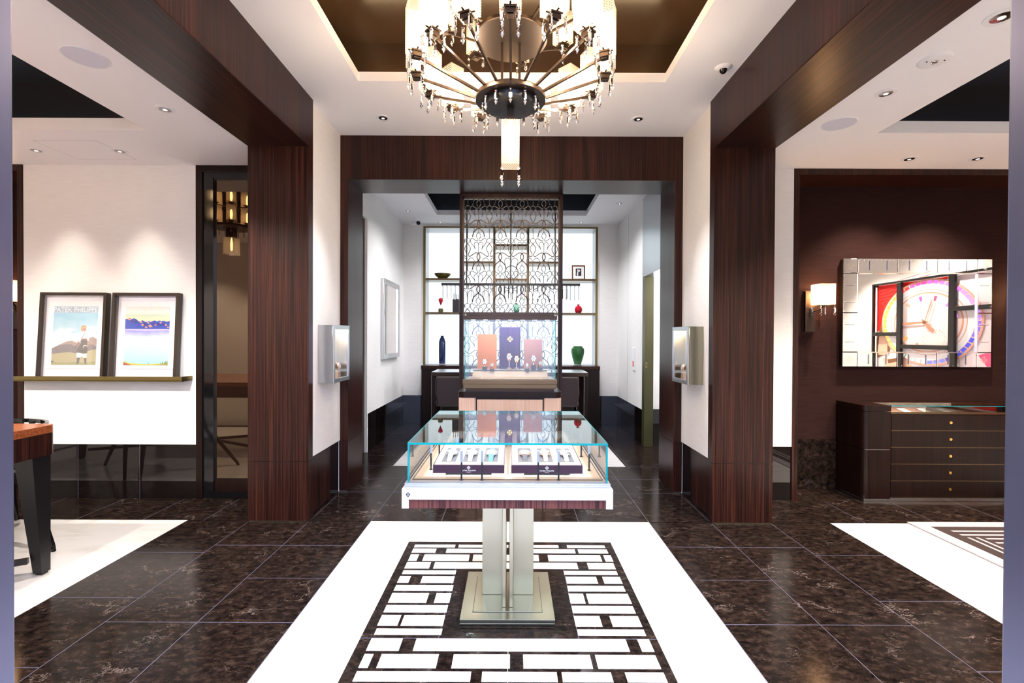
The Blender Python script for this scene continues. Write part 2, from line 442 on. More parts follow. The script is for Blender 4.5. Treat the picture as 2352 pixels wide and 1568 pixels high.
# ---- side walls between column and rear portal
for nm, s in (('left', -1), ('right', 1)):
    b = MB(); b.box(s*1.652, s*1.70, 3.873, 4.545, .5, 3.44)
    struct('wall_'+nm, b, 'wall_white')
    b = MB(); b.box(s*1.666, s*1.70, 3.873, 4.545, 0, .497)
    struct('baseboard_'+nm, b, 'marble_black')
# ---- rear portal
b = MB()
for s in (-1, 1):
    b.box(s*1.575, s*1.66, 4.545, 4.985, .493, 3.44, 0); b.box(s*1.575, s*1.66, 4.545, 4.985, .012, .487, 0)
    b.box(s*1.58, s*1.655, 4.55, 4.98, .48, .50, 2); b.box(s*1.58, s*1.655, 4.55, 4.98, 0, .012, 3)
    b.box(s*1.66, s*2.6, 4.55, 4.98, 0, 3.44, 4)
b.box(-1.575, 1.575, 4.545, 4.985, 3.022, 3.44, 0); b.box(-1.574, 1.574, 4.547, 4.984, 3.018, 3.022, 1)
struct('trim_9', b, ['wood_v', 'wood_x', 'black', 'champagne', 'wall_white'])
# ---- back room
b = MB(); b.box(-1.865, -1.98, 6.12, 8.1, .5, 3.44); b.box(-1.865, -1.98, 4.98, 6.12, 3.02, 3.44); b.box(-1.866, -1.98, 6.09, 6.12, .0, 3.44)
struct('wall_left', b, 'wall_white')
b = MB(); b.box(-1.873, -1.98, 6.12, 8.1, 0, .497); struct('baseboard_left', b, 'marble_black')
b = MB(); b.box(-1.90, -1.95, 4.98, 6.09, 0, 3.02); struct('door_1', b, 'wood_dark', 'tall dark wooden door in the left wall of the back room')
b = MB(); b.box(1.832, 1.95, 6.58, 8.1, .5, 3.44); struct('wall_right', b, 'wall_white')
b = MB(); b.box(1.8315, 1.833, 7.398, 7.406, .5, 3.44); struct('trim_10', b, 'bronze_olive')
b = MB(); b.box(1.84, 1.95, 6.58, 8.1, 0, .497); struct('baseboard_right', b, 'marble_black')
b = MB(); b.box(1.828, 1.96, 4.985, 6.46, 2.35, 3.44); b.box(1.828, 1.96, 6.46, 6.58, 2.35, 3.44)
struct('trim_11', b, 'steel_soft', 'brushed steel panel above the doorway of the back room, right side')
b = MB(); b.box(1.832, 1.955, 6.46, 6.58, 0, 2.345, 0); b.box(1.845, 1.87, 6.452, 6.46, 1.09, 1.17, 1); b.box(1.851, 1.864, 6.450, 6.453, 1.12, 1.14, 2)
struct('door_2', b, ['olive_door', 'bronze_olive', 'black'], 'edge of an olive green sliding door in the right doorway')
b = MB(); b.box(1.96, 3.2, 6.62, 6.75, .5, 2.6); b.box(3.2, 3.3, 4.9, 6.75, 0, 2.6); b.box(1.96, 3.3, 4.9, 6.75, 2.55, 2.65); b.box(1.96, 3.3, 4.98, 5.0, 0, 2.6)
struct('wall_back', b, 'wall_white')
b = MB(); b.box(1.96, 3.2, 6.63, 6.75, 0, .497); struct('baseboard_back', b, 'marble_black')
b = MB()
NX0, NX1, NZ1 = -1.515, 1.475, 3.40
b.box(-1.98, NX0, 8.1, 8.2, .5, 3.44); b.box(NX1, 1.95, 8.1, 8.2, .5, 3.44); b.box(NX0, NX1, 8.1, 8.2, NZ1, 3.44)
struct('wall_back', b, 'wall_white')
b = MB(); b.box(-1.98, NX0, 8.108, 8.2, 0, .497); b.box(NX1, 1.95, 8.108, 8.2, 0, .497); struct('baseboard_back', b, 'marble_black')
# ---- side rooms
b = MB(); b.box(-4.49, -2.902, 4.335, 4.45, .5, 3.07); struct('wall_back', b, 'wall_white')
b = MB(); b.box(-4.49, -2.902, 4.342, 4.45, 0, .497, 0)
for x in (-4.0, -3.43): b.box(x-.0015, x+.0015, 4.3405, 4.343, 0, .497, 1)
struct('baseboard_back', b, ['marble_black', 'joint'])
b = MB(); b.box(2.12, 2.607, 4.352, 4.5, .5, 3.07); struct('wall_back', b, 'wall_white')
b = MB(); b.box(2.12, 2.607, 4.36, 4.5, 0, .497); struct('baseboard_back', b, 'marble_black')
# recess of the right room (dark wall with mirror) and of the left room
def recess(x0, x1, n, yf):
    a = min(x0, x1); c = max(x0, x1)
    b = MB()
    b.box(a-.052, a, yf, 4.70, 0, 3.07, 0); b.box(c, c+.052, yf, 4.70, 0, 3.07, 0); b.box(a, c, yf, 4.70, 3.015, 3.07, 0)
    struct('trim_%d' % n, b, ['wood_v'])
    b = MB(); b.box(a, c, 4.70, 4.8, .0, 3.015, 0); struct('wall_back', b, 'wall_brown')
    b = MB(); b.box(a, c, 4.690, 4.701, 0, .497, 0); struct('baseboard_back', b, 'marble_dark')
recess(2.66, 5.43, 12, 4.348)
recess(-6.0, -4.545, 13, 4.33)
b = MB(); b.box(5.48, 6.0, 4.352, 4.5, 0, 3.07); struct('wall_back', b, 'wall_white')
# outer side walls, facade
b = MB(); b.box(-6.1, -6.0, .8, 4.8, 0, 3.1); struct('wall_left', b, 'wall_white')
b = MB(); b.box(6.0, 6.1, .8, 4.8, 0, 3.1); struct('wall_right', b, 'wall_white')
b = MB()
for s in (-1, 1): b.box(s*1.16, s*6.2, .60, .80, 0, 3.5)
b.box(-1.16, 1.16, .60, .80, 3.2, 3.9)
struct('wall_front', b, 'wall_white')
# entrance door surround: brushed grey metal posts either side of the camera's view
b = MB()
for s in (-1, 1): b.box(s*.853+.006, s*1.16, .70, .81, 0, 3.2)
struct('door_3', b, 'post_metal', 'grey metal posts of the entrance doorway at the photo edges', bevel=.004)
# glazed cabinet door of the left room
d = thing('door_4', None, None, (-2.52, 4.36, 0)); d['kind'] = 'structure'
b = MB(); b.box(-2.902, -2.846, 4.33, 4.5, .006, 3.07); b.box(-2.846, -2.12, 4.33, 4.5, 3.014, 3.07); obj('door_frame', b, 'wood_dark', d)
b = MB()
b.box(-2.846, -2.745, 4.345, 4.5, .0, 3.014); b.box(-2.745, -2.12, 4.345, 4.5, 2.94, 3.014); b.box(-2.745, -2.12, 4.345, 4.5, 0, .06)
b.box(-2.80, -2.745, 4.335, 4.345, .06, 2.96)
obj('casing', b, 'black_gloss', d)
b = MB(); b.box(-2.745, -2.12, 4.35, 4.5, .06, .18); obj('kick_plate', b, 'wood_dark', d)
b = MB(); b.box(-2.745, -2.12, 4.362, 4.38, .18, 2.94); obj('glass_pane', b, 'tinted_glass', d)
# unseen black shell added over everything so that no daylight leaks in
b = MB(); b.box(-6.3, 6.3, .62, 9.2, 3.92, 4.0)
b.box(-6.3, 6.3, 8.9, 9.0, 0, 4.0); b.box(-6.3, -6.2, .62, 9, 0, 4); b.box(6.2, 6.3, .62, 9, 0, 4); b.box(-6.3, 6.3, .62, .72, 3.5, 4)
struct('wall_back', b, 'black')
b = MB(); b.box(-2.2, -2.1, 4.5, 9, 0, 4); b.box(3.4, 3.5, 4.9, 9, 0, 4); struct('wall_left', b, 'black')  # part of the added shell: unseen walls that only block light

# ================================================================== LAMPS (light sources)
def spot(x, y, z, w, deg, tgt=None, col=(1, .86, .70), blend=.6, size=.03):
    o = light('downlight_and_fill', 'SPOT', (x, y, z), w, col, spot_size=math.radians(deg), spot_blend=blend, shadow_soft_size=size)  # serves the ceiling downlights and the added spots without a fixture
    aim(o, tgt if tgt else (x, y, 0)); return o
# recessed fixtures: ring + reflector + lens
def downlight(x, y, z, label, group, r=.052):
    t = thing('ceiling_downlight', label, 'ceiling light', (x, y, z), group)
    b = MB(); b.lathe([(r*.86, -.004), (r*1.12, -.004), (r*1.15, 0), (r*.86, 0)], (x, y, z), 32); obj('ring', b, 'white_plastic', t, smooth=True)
    b = MB(); b.lathe([(r*.3, -.0052), (r*.86, -.0036), (r*.86, -.001)], (x, y, z), 32); obj('reflector', b, 'reflector', t, smooth=True)
    b = MB(); b.lathe([(r*.26, -.0064), (r*.26, -.0050)], (x, y, z), 24); obj('lens', b, 'lamp_warm', t)
    return t
DL = [(-1.14, 4.18, 3.44, 'recessed ceiling downlight left of the chandelier, above the rear portal', None),
 (1.12, 4.18, 3.44, 'recessed ceiling downlight right of the chandelier, above the rear portal', None),
 (-2.40, 3.27, 3.07, 'recessed downlight in the left room between round speaker and wooden column', None),
 (-4.03, 4.00, 3.07, 'leftmost recessed downlight above the left framed poster', None),
 (-3.33, 4.01, 3.07, 'recessed downlight above the right framed poster', None),
 (2.39, 3.015, 3.07, 'recessed downlight in the right room between round speaker and emergency light', None),
 (2.385, 2.30, 3.07, 'large nearest downlight in the top right corner of the photo', None),
 (3.46, 4.105, 3.07, 'left of two downlights above the wall mirror', None),
 (4.04, 4.09, 3.07, 'right of two downlights above the wall mirror', None)]
for i, a in enumerate(DL): downlight(*a, r=.052 if i != 6 else .062)
# small ceiling devices
def speaker(x, y, label):
    t = thing('ceiling_speaker', label, 'speaker', (x, y, 3.07)); r = .105
    b = MB(); b.lathe([(r, -.004), (r*1.05, -.006), (r*1.09, 0), (r, 0)], (x, y, 3.07), 48); obj('rim', b, 'white_plastic', t, smooth=True)
    b = MB(); b.lathe([(.001, -.0065), (r*.99, -.0055), (r*.99, -.001)], (x, y, 3.07), 48); obj('grille', b, 'speaker_mesh', t, smooth=True)
speaker(-2.40, 2.664, 'round flush ceiling speaker above the left room')
speaker(2.39, 3.443, 'round flush ceiling speaker above the right room')
t = thing('emergency_light', 'round white emergency light with tiny lens between two downlights, right ceiling', 'emergency light', (2.38, 2.657, 3.07))
b = MB(); b.lathe([(.06, -.010), (.075, -.006), (.08, 0)], (2.38, 2.657, 3.07), 40); obj('housing', b, 'white_plastic', t, smooth=True)
b = MB(); b.lathe([(.010, -.018), (.018, -.014), (.02, -.009)], (2.38, 2.657, 3.07), 20); obj('lens', b, 'chrome', t, smooth=True)
b = MB(); b.lathe([(.004, -.013), (.004, -.009)], (2.335, 2.657, 3.07), 10); obj('indicator', b, 'black', t); b = MB(); b.lathe([(.004, -.013), (.004, -.009)], (2.42, 2.64, 3.07), 10); obj('indicator', b, 'black', t)
def domecam(x, y, z, label, side=False, r=.045):
    t = thing('security_camera', label, 'security camera', (x, y, z), None)
    b = MB(); b.lathe([(r*.7, -.016), (r*1.1, -.008), (r*1.35, 0)], (x, y, z), 32); obj('housing', b, 'white_plastic', t, smooth=True)
    b = MB(); b.lathe([(.004, -.016-r*.62), (r*.3, -.016-r*.55), (r*.52, -.016-r*.3), (r*.6, -.016)], (x, y, z), 28); obj('dome', b, 'black_gloss', t, smooth=True)
domecam(1.515, 3.385, 3.44, 'dome camera on the main ceiling beside the right wooden beam')
domecam(1.30, 5.95, 3.44, 'small dome camera on the back room ceiling, right')
t = thing('security_camera', 'white bullet camera with black face at the top left of the back room', 'security camera', tuple(S(950, 512, 7.6)))
p = S(955, 512, 7.6)
b = MB(); b.tube([(p.x-.03, p.y+.02, p.z+.02), (p.x-.03, p.y+.02, p.z+.11)], .014, 12); obj('mount', b, 'white_plastic', t, smooth=True)
b = MB(); b.tube([(p.x-.06, p.y+.05, p.z+.01), (p.x+.045, p.y-.05, p.z-.01)], .034, 16); obj('body', b, 'white_plastic', t, smooth=True)
b = MB(); b.tube([(p.x+.045, p.y-.05, p.z-.01), (p.x+.06, p.y-.065, p.z-.013)], .031, 16); obj('lens', b, 'black_gloss', t, smooth=True)
p = S(1317, 276, 4.1)
t = thing('smoke_detector', 'small white smoke detector on the ceiling right of the chandelier crystals', 'smoke detector', (p.x, 4.09, 3.44))
b = MB(); b.lathe([(.02, -.034), (.035, -.03), (.038, -.02), (.052, -.014), (.055, 0)], (p.x, 4.09, 3.44), 28); obj('housing', b, 'white_plastic', t, smooth=True)
b = MB(); b.lathe([(.026, -.030), (.037, -.0295), (.0375, -.022), (.026, -.022)], (p.x, 4.09, 3.44), 24); obj('vent', b, 'photo_black', t)
b = MB(); x0, x1, y0, y1 = -3.86, -3.34, 3.80, 4.20; e = .004
for q in ((x0, x1, y0, y0+e), (x0, x1, y1-e, y1), (x0, x0+e, y0, y1), (x1-e, x1, y0, y1)): b.box(*q, 3.0688, 3.0702, 1)
b.box(x0+e, x1-e, y0+e, y1-e, 3.0695, 3.0702, 0)
tag(obj('access_panel', b, ['ceiling_white', 'joint_white']), 'square flush access panel in the left room ceiling between two downlights', 'panel')

# ================================================================== CHANDELIERS
def crystal_mb(b, p, L=.085, k=1.0):
    x, y, z = p; k *= 1.35
    b.lathe([(.0015*k, 0), (.0062*k, -.004), (.0066*k, -.009), (.003*k, -.014)], p, 8)
    b.lathe([(.003*k, -.015), (.0062*k, -.020), (.0066*k, -L*.62), (.003*k, -L*.70)], p, 6)
    b.lathe([(.003*k, -L*.71), (.0078*k, -L*.78), (.0003, -L)], p, 6)
def lamp(arm, cx, cy, zb, rot, w=.102, h=.25, bulb='bulb', cr=4, up=True, L=.088):
    """glass shade standing on (or hanging below) the socket, local to the arm's thing"""
    R = Matrix.Translation((cx, cy, zb)) @ Matrix.Rotation(rot, 4, 'Z')
    b = MB(); b.M = R
    b.box(-.03, .03, -.03, .03, -.004, .006, 0); b.box(-.024, .024, -.024, .024, -.026, -.004, 0); b.box(-.015, .015, -.015, .015, -.032, -.026, 0)
    b.box(-w*.44, w*.44, -.005, .005, .006, .010, 0); b.box(-.005, .005, -w*.44, w*.44, .006, .010, 0)
    obj('socket', b, 'bronze_dark', arm, bevel=.002)
    b = MB(); b.M = R; a = w/2; t = .004
    b.box(-a, a, -a, -a+t, .010, h); b.box(-a, a, a-t, a, .010, h); b.box(-a, -a+t, -a+t, a-t, .010, h); b.box(a-t, a, -a+t, a-t, .010, h)
    obj('glass_shade', b, 'shade_glass', arm)
    b = MB(); b.M = R; b.lathe([(.008, .012), (.016, .05), (.017, h*.5), (.011, h*.68), (.002, h*.74)], (0, 0, 0), 12); obj('bulb', b, bulb, arm, smooth=True)
    if cr:
        for q in range(cr):
            an = PI/4+q*PI/2 if cr == 4 else PI/4+q*PI
            b = MB(); b.M = R; b.tube([(a*.86*math.cos(an)*1.2, a*.86*math.sin(an)*1.2, .012), (a*.86*math.cos(an)*1.2, a*.86*math.sin(an)*1.2, -.02)], .0012, 5)
            crystal_mb(b, (a*.86*math.cos(an)*1.2, a*.86*math.sin(an)*1.2, -.018), L)
            obj('crystal_drop', b, 'crystal', arm)
CX = -.004
ch = thing('chandelier', 'large round bronze chandelier with lit square glass shades and crystal drops over the showcase', 'chandelier', (CX, Y0, 2.84))
HZ = 2.855
b = MB()
n = 48
b.lathe([(.137, HZ-.012), (.199, HZ-.012), (.201, HZ+.004), (.199, HZ+.012), (.10, HZ+.014)], (CX, Y0, 0), n)
obj('hub_rim', b, 'bronze_dark', ch, smooth=True)
b = MB(); b.lathe([(.02, HZ-.052), (.142, HZ-.05), (.145, HZ-.045), (.145, HZ+.0)], (CX, Y0, 0), n); obj('hub_drum', b, 'black', ch, smooth=True)
b = MB(); b.lathe([(.02, 3.185), (.205, 3.185), (.208, 3.19), (.205, 3.21), (.02, 3.215)], (CX, Y0, 0), n); obj('upper_disc', b, 'bronze_dark', ch, smooth=True)
for a in (0, .05, -.05):
    b = MB(); yy = -.05 if a == 0 else .02
    b.box(CX+a-.007, CX+a+.007, Y0+yy-.007, Y0+yy+.007, HZ, 3.86); obj('suspension_rod', b, 'bronze_dark', ch)
b = MB(); b.lathe([(.12, 3.82), (.13, 3.83), (.13, 3.859)], (CX, Y0, 0), 32); obj('ceiling_rose', b, 'bronze_dark', ch, smooth=True)
RL = .535
for k in range(16):
    an = -PI/2+k*PI/8
    c, s_ = math.cos(an), math.sin(an)
    p0 = Vector((CX+.19*c, Y0+.19*s_, HZ+.008)); p1 = Vector((CX+(RL-.02)*c, Y0+(RL-.02)*s_, 2.972))
    b = MB(); b.tube([p0, p1], 0, rect=(.011, .013)); ar = obj('arm', b, 'bronze_dark', ch)
    # children of the arm are placed in the chandelier frame
    lamp(ar, CX+RL*c, Y0+RL*s_, 2.995, an)
for k in range(8):
    an = -PI/2+math.radians(-10)+k*PI/4
    c, s_ = math.cos(an), math.sin(an)
    p0 = Vector((CX+.19*c, Y0+.19*s_, 3.20)); p1 = Vector((CX+.37*c, Y0+.37*s_, 3.275))
    b = MB(); b.tube([p0, p1], 0, rect=(.010, .012)); ar = obj('upper_arm', b, 'bronze_dark', ch)
    lamp(ar, CX+.39*c, Y0+.39*s_, 3.30, an, w=.09, h=.20, cr=2, L=.07)
for k in range(12):
    an = k*PI/6+PI/12*0
    b = MB(); crystal_mb(b, (CX+.157*math.cos(an), Y0+.157*math.sin(an), HZ-.012), .085); obj('hub_crystal', b, 'crystal', ch)
b = MB(); b.box(CX-.02, CX+.02, Y0-.02, Y0+.02, 2.725, HZ-.05); b.box(CX-.035, CX+.035, Y0-.035, Y0+.035, 2.722, 2.735)
st = obj('drop_stem', b, 'bronze_dark', ch)
b = MB(); a = .051; t4 = .004
for q in ((-a, a, -a, -a+t4), (-a, a, a-t4, a), (-a, -a+t4, -a+t4, a-t4), (a-t4, a, -a+t4, a-t4)): b.box(CX+q[0], CX+q[1], Y0+q[2], Y0+q[3], 2.475, 2.722)
obj('glass_shade', b, 'shade_glass', st)
b = MB(); b.lathe([(.002, 2.545), (.011, 2.56), (.017, 2.60), (.016, 2.68), (.008, 2.722)], (CX, Y0, 0), 12); obj('bulb', b, 'bulb_soft', st, smooth=True)
for q in range(4):
    sx, sy = (1, 1, -1, -1)[q], (1, -1, 1, -1)[q]
    b = MB(); b.tube([(CX+sx*.048, Y0+sy*.048, 2.48), (CX+sx*.048, Y0+sy*.048, 2.455)], .0012, 5); crystal_mb(b, (CX+sx*.048, Y0+sy*.048, 2.458), .085)
    obj('crystal_drop', b, 'crystal', st)
for k in range(4): light('chandelier_fill', 'POINT', (CX+.42*math.cos(PI/4+k*PI/2), Y0+.42*math.sin(PI/4+k*PI/2), 2.95), 11, (1, .78, .54), shadow_soft_size=.05)  # added points between the shades, boosting the light of the dimmed bulbs
# smaller chandelier of the left room (seen mirrored in the tinted glass door)
LX, LY = -3.88, 2.2
c2 = thing('chandelier', 'smaller chandelier of the left room, seen mirrored in the dark glass door', 'chandelier', (LX, LY, 3.0))
b = MB(); b.lathe([(.19, 2.99), (.25, 2.99), (.255, 3.0), (.25, 3.02), (.19, 3.02)], (LX, LY, 0), 40)
obj('hub_rim', b, 'bronze_dark', c2, smooth=True)
b = MB(); b.box(LX-.05, LX+.05, LY-.05, LY+.05, 2.86, 3.55); obj('column', b, 'bronze_dark', c2)
for tier, zz in ((0, 3.06), (1, 3.30)):
    for k in range(6):
        an = PI/2+PI/6+k*PI/3; c, s_ = math.cos(an), math.sin(an)
        b = MB(); b.tube([(LX+.05*c, LY+.05*s_, zz-.02), (LX+.21*c, LY+.21*s_, zz-.02)], 0, rect=(.012, .012)); ar = obj('arm', b, 'bronze_dark', c2)
        lamp(ar, LX+.22*c, LY+.22*s_, zz, an, w=.12, h=.2, cr=0)
b = MB(); 
for k in range(18): crystal_mb(b, (LX+.235*math.cos(k*PI/9), LY+.235*math.sin(k*PI/9), 2.99), .085)
obj('crystal_fringe', b, 'crystal', c2)['kind'] = 'stuff'
b = MB(); b.box(LX-.075, LX+.075, LY-.075, LY-.071, 2.63, 2.86); b.box(LX-.075, LX+.075, LY+.071, LY+.075, 2.63, 2.86); b.box(LX-.075, LX-.071, LY-.071, LY+.071, 2.63, 2.86); b.box(LX+.071, LX+.075, LY-.071, LY+.071, 2.63, 2.86)
obj('drop_shade', b, 'shade_glass', c2)
b = MB(); b.lathe([(.002, 2.68), (.015, 2.70), (.017, 2.78), (.008, 2.86)], (LX, LY, 0), 12); obj('drop_bulb', b, 'bulb_soft', c2)
# ---- wall sconces
def sconce(x, y, label):
    t = thing('wall_sconce', label, 'wall lamp', (x-.06, 4.70, 1.56), None)
    b = MB(); b.box(x-.10, x+.0, 4.668, 4.699, 1.57, 1.975); b.box(x-.105, x+.005, 4.696, 4.70, 1.565, 1.98); obj('back_plate', b, 'bronze_dark', t, bevel=.003)
    yc = 4.585; w = .148; a = w/2; z0, z1 = 1.832, 2.032
    b = MB(); b.tube([(x-.05, 4.67, 1.76), (x+.01, 4.62, 1.79), (x+.02, yc, 1.82)], .008, 8); b.box(x-.02, x+.06, yc-.03, yc+.03, 1.818, 1.828); obj('arm', b, 'bronze_dark', t)
    b = MB(); b.M = Matrix.Translation((x+.02, yc, 0)) @ Matrix.Rotation(.0, 4, 'Z')
    tt = .005
    for q in ((-a, a, -a, -a+tt), (-a, a, a-tt, a), (-a, -a+tt, -a+tt, a-tt), (a-tt, a, -a+tt, a-tt)): b.box(*q, z0, z1)
    obj('glass_shade', b, 'shade_glass', t)
    b = MB(); b.lathe([(.006, 1.835), (.018, 1.86), (.02, 1.92), (.012, 1.965), (.002, 1.98)], (x+.02, yc, 0), 12); obj('bulb', b, 'sconce_bulb', t, smooth=True); light('sconce_lamp', 'POINT', (x+.02, yc+.03, 1.93), 5, (1, .60, .30), shadow_soft_size=.02)
    for sx in (-1, 1):
        for sy in (-1, 1):
            b = MB(); b.tube([(x+.02+sx*a*.9, yc+sy*a*.9, z0), (x+.02+sx*a*.9, yc+sy*a*.9, z0-.02)], .0015, 5); crystal_mb(b, (x+.02+sx*a*.9, yc+sy*a*.9, z0-.018), .095, 1.15); obj('crystal_drop', b, 'crystal', t)
    return t
sconce(3.02, 0, 'lit square glass wall sconce with crystal drops, left of the mirror')
sconce(5.10, 0, 'lit wall sconce at the far right behind the door post, casting its glow')
sconce(-4.88, 0, 'lit wall sconce at the far left edge, just beside the grey door post')
# ================================================================== WATCHES
def watch_mesh_parts(t, strap, case, dial, flat=True, s=1.0, rect=False, face='watch_dial'):
    """watch in local space, face towards +Z, strap along Y; parts: strap, case, dial, hands, crown"""
    b = MB()
    pts = []
    for i in range(13):
        a = -1+i/6.0
        if flat: pts.append((0, a*.085*s, .006*s-.010*s*abs(a)**2))
        else: pts.append((0, math.sin(a*2.6)*.030*s, -.027*s+math.cos(a*2.6)*.030*s))
    W = [(.020-.006*abs(-1+i/6.0))*s for i in range(13)]
    b.tube(pts, 0, rect=(W, .003*s), up=(0, 0, 1)); obj('strap', b, strap, t, local=True)
    b = MB()
    if rect: b.box(-.015*s, .015*s, -.019*s, .019*s, 0, .010*s)
    else: b.lathe([(.017*s, .001*s), (.0205*s, .003*s), (.0205*s, .008*s), (.018*s, .0115*s)], (0, 0, 0), 28)
    for sx in (-1, 1):
        for sy in (-1, 1): b.box(sx*.008*s, sx*.0115*s, sy*.014*s, sy*.026*s, .002*s, .007*s)
    obj('case', b, case, t, local=True, smooth=True)
    b = MB()
    if rect: b.box(-.0125*s, .0125*s, -.0165*s, .0165*s, .0101*s, .0108*s)
    else: b.lathe([(.0165*s, .0112*s), (.0165*s, .0122*s)], (0, 0, 0), 28)
    obj('dial', b, face, t, local=True)
    b = MB(); b.tube([(0, 0, .0128*s), (.006*s, .0075*s, .0128*s)], 0, rect=(.0012*s, .0006*s)); b.tube([(0, 0, .0128*s), (-.009*s, .006*s, .0128*s)], 0, rect=(.0009*s, .0006*s)); obj('hands', b, 'block_blue', t, local=True)
    b = MB(); b.tube([(.0205*s, 0, .006*s), (.0245*s, 0, .006*s)], .003*s, 8); obj('crown', b, case, t, local=True)

# ================================================================== CENTRAL SHOWCASE
XC = -.008
sc = thing('glass_showcase', 'square glass showcase with white and wood body on a champagne metal pedestal', 'display case', (XC, Y0, 0))
b = MB()
b.box(XC-.249, XC+.249, Y0-.252, Y0+.252, 0, .011); b.box(XC-.243, XC+.243, Y0-.246, Y0+.246, .011, .015); b.box(XC-.249, XC+.249, Y0-.252, Y0+.252, .015, .030)
b.box(XC-.185, XC+.185, Y0-.185, Y0+.185, .030, .034)
obj('base_plate', b, 'champagne', sc, bevel=.0015)
b = MB(); e = .188
for q in ((-e, e, -e, -e+.003), (-e, e, e-.003, e), (-e, -e+.003, -e, e), (e-.003, e, -e, e)): b.box(XC+q[0], XC+q[1], Y0+q[2], Y0+q[3], .0295, .0306)
obj('base_groove', b, 'black', sc)
for s in (-1, 1):
    b = MB(); b.box(XC+s*.030, XC+s*.146, Y0-.02, Y0+.02, .034, .712); obj('pedestal_panel', b, 'champagne', sc, bevel=.002)
    b = MB(); b.box(XC+s*.009, XC+s*.030, Y0-.146, Y0+.146, .034, .712); obj('pedestal_fin', b, 'champagne', sc, bevel=.002)
GA = .470   # half width of the glass box
GY0, GY1 = 2.205, 3.175
YM = (GY0+GY1)/2
b = MB()
def ring(b, a, y0, y1, z0, z1, t, mi=0):
    b.box(XC-a, XC+a, y0, y0+t, z0, z1, mi); b.box(XC-a, XC+a, y1-t, y1, z0, z1, mi)
    b.box(XC-a, XC-a+t, y0+t, y1-t, z0, z1, mi); b.box(XC+a-t, XC+a, y0+t, y1-t, z0, z1, mi)
ring(b, .486, GY0-.05, GY1+.05, .753, .803, .05)
for sx in (-1, 1):
    for y0, y1 in ((GY0-.05, GY0+.0), (GY1, GY1+.05)): b.box(XC+sx*.454, XC+sx*.486, y0, y1, .712, .753)
b.box(XC-.44, XC+.44, GY0-.0, GY1, .79, .803)
obj('body_frame', b, 'white_lacquer', sc, bevel=.0015)
b = MB(); b.box(XC-.453, XC+.453, GY0-.044, GY1+.044, .712, .7525); obj('apron', b, 'wood_stripe', sc)
b = MB(); vs = []
for P in cross_polys(.0125): b.prism([(XC-.457+x, GY0-.0505, .777+z) for x, z in P], (0, -.0004, 0))
obj('emblem', b, 'black', sc)
b = MB(); b.box(XC-.477, XC+.477, GY0-.035, GY1+.035, .803, .812); b.box(XC-.481, XC+.481, GY0-.018, GY1+.018, .812, .8185)
obj('metal_plinth', b, 'steel_soft', sc, bevel=.001)
b = MB(); b.box(XC-.462, XC+.462, GY0+.008, GY1-.008, .8185, .8245, 0); b.box(XC-.40, XC+.40, GY0+.07, GY1-.07, .8245, .8255, 1)
obj('deck', b, ['panel_beige', 'beige_suede'], sc)
T = .010
b = MB()
b.box(XC-GA, XC+GA, GY0, GY0+T*.4, .8185, .995); b.box(XC-GA, XC+GA, GY1-T*.4, GY1, .8185, .995)
b.box(XC-GA, XC-GA+T*.4, GY0+T, GY1-T, .8185, .995); b.box(XC+GA-T*.4, XC+GA, GY0+T, GY1-T, .8185, .995)
obj('glass_sides', b, 'glass', sc)
b = MB(); b.box(XC-GA+.001, XC+GA-.001, GY0+.001, GY1-.001, 1.000, 1.004); obj('glass_top', b, 'glass', sc)
b = MB()
ring(b, GA+.0005, GY0-.0005, GY1+.0005, .9945, 1.0045, .0035)
for sx in (-1, 1):
    for y0, y1 in ((GY0-.0005, GY0+T), (GY1-T, GY1+.0005)): b.box(XC+sx*(GA-.008), XC+sx*(GA+.0005), y0, y1, .8185, .9945)
obj('glass_edges', b, 'glass_edge', sc)
b = MB(); ring(b, .452, GY0+.018, GY1-.018, .8246, .8285, .004); obj('deck_rim', b, 'bronze', sc)
# slim spot stalks inside the showcase
for i, (px, py) in enumerate(((1060, 1102), (1107, 1102), (1236, 1102), (1283, 1102), (990, 1078), (1353, 1080), (1009, 1048), (1335, 1048))):
    hz = .8255; d_ = S(px, py, 1.0)-CAM; k = (hz-CAM.z)/d_.z; x = CAM.x+d_.x*k; y = min(k, 3.06)
    lab = ['front stalk lamp before the left watch box, left one', 'front stalk lamp before the left watch box, right one', 'front stalk lamp before the right watch box, left one', 'front stalk lamp before the right watch box, right one',
           'stalk lamp at the left side of the showcase, near end', 'stalk lamp at the right side of the showcase, near end', 'stalk lamp at the left rear of the showcase', 'stalk lamp at the right rear of the showcase'][i]
    t = thing('stalk_lamp', lab, 'display lamp', (x, y, hz), 'slim stalk lamps inside the glass showcase')
    b = MB(); b.lathe([(.009, hz), (.009, hz+.003), (.0045, hz+.004), (.0045, hz+.085)], (x, y, 0), 12); obj('stem', b, 'black_gloss', t, smooth=True)
    dy = .012 if y < 2.69 else -.012
    b = MB(); b.box(x-.006, x+.006, y-.006, y+.006, hz+.085, hz+.140); obj('lamp_head', b, 'steel_soft', t, bevel=.001)
    b = MB(); b.box(x-.004, x+.004, y+(.006 if dy > 0 else -.0068), y+(.0068 if dy > 0 else -.006), hz+.092, hz+.136); obj('led_strip', b, 'led', t)
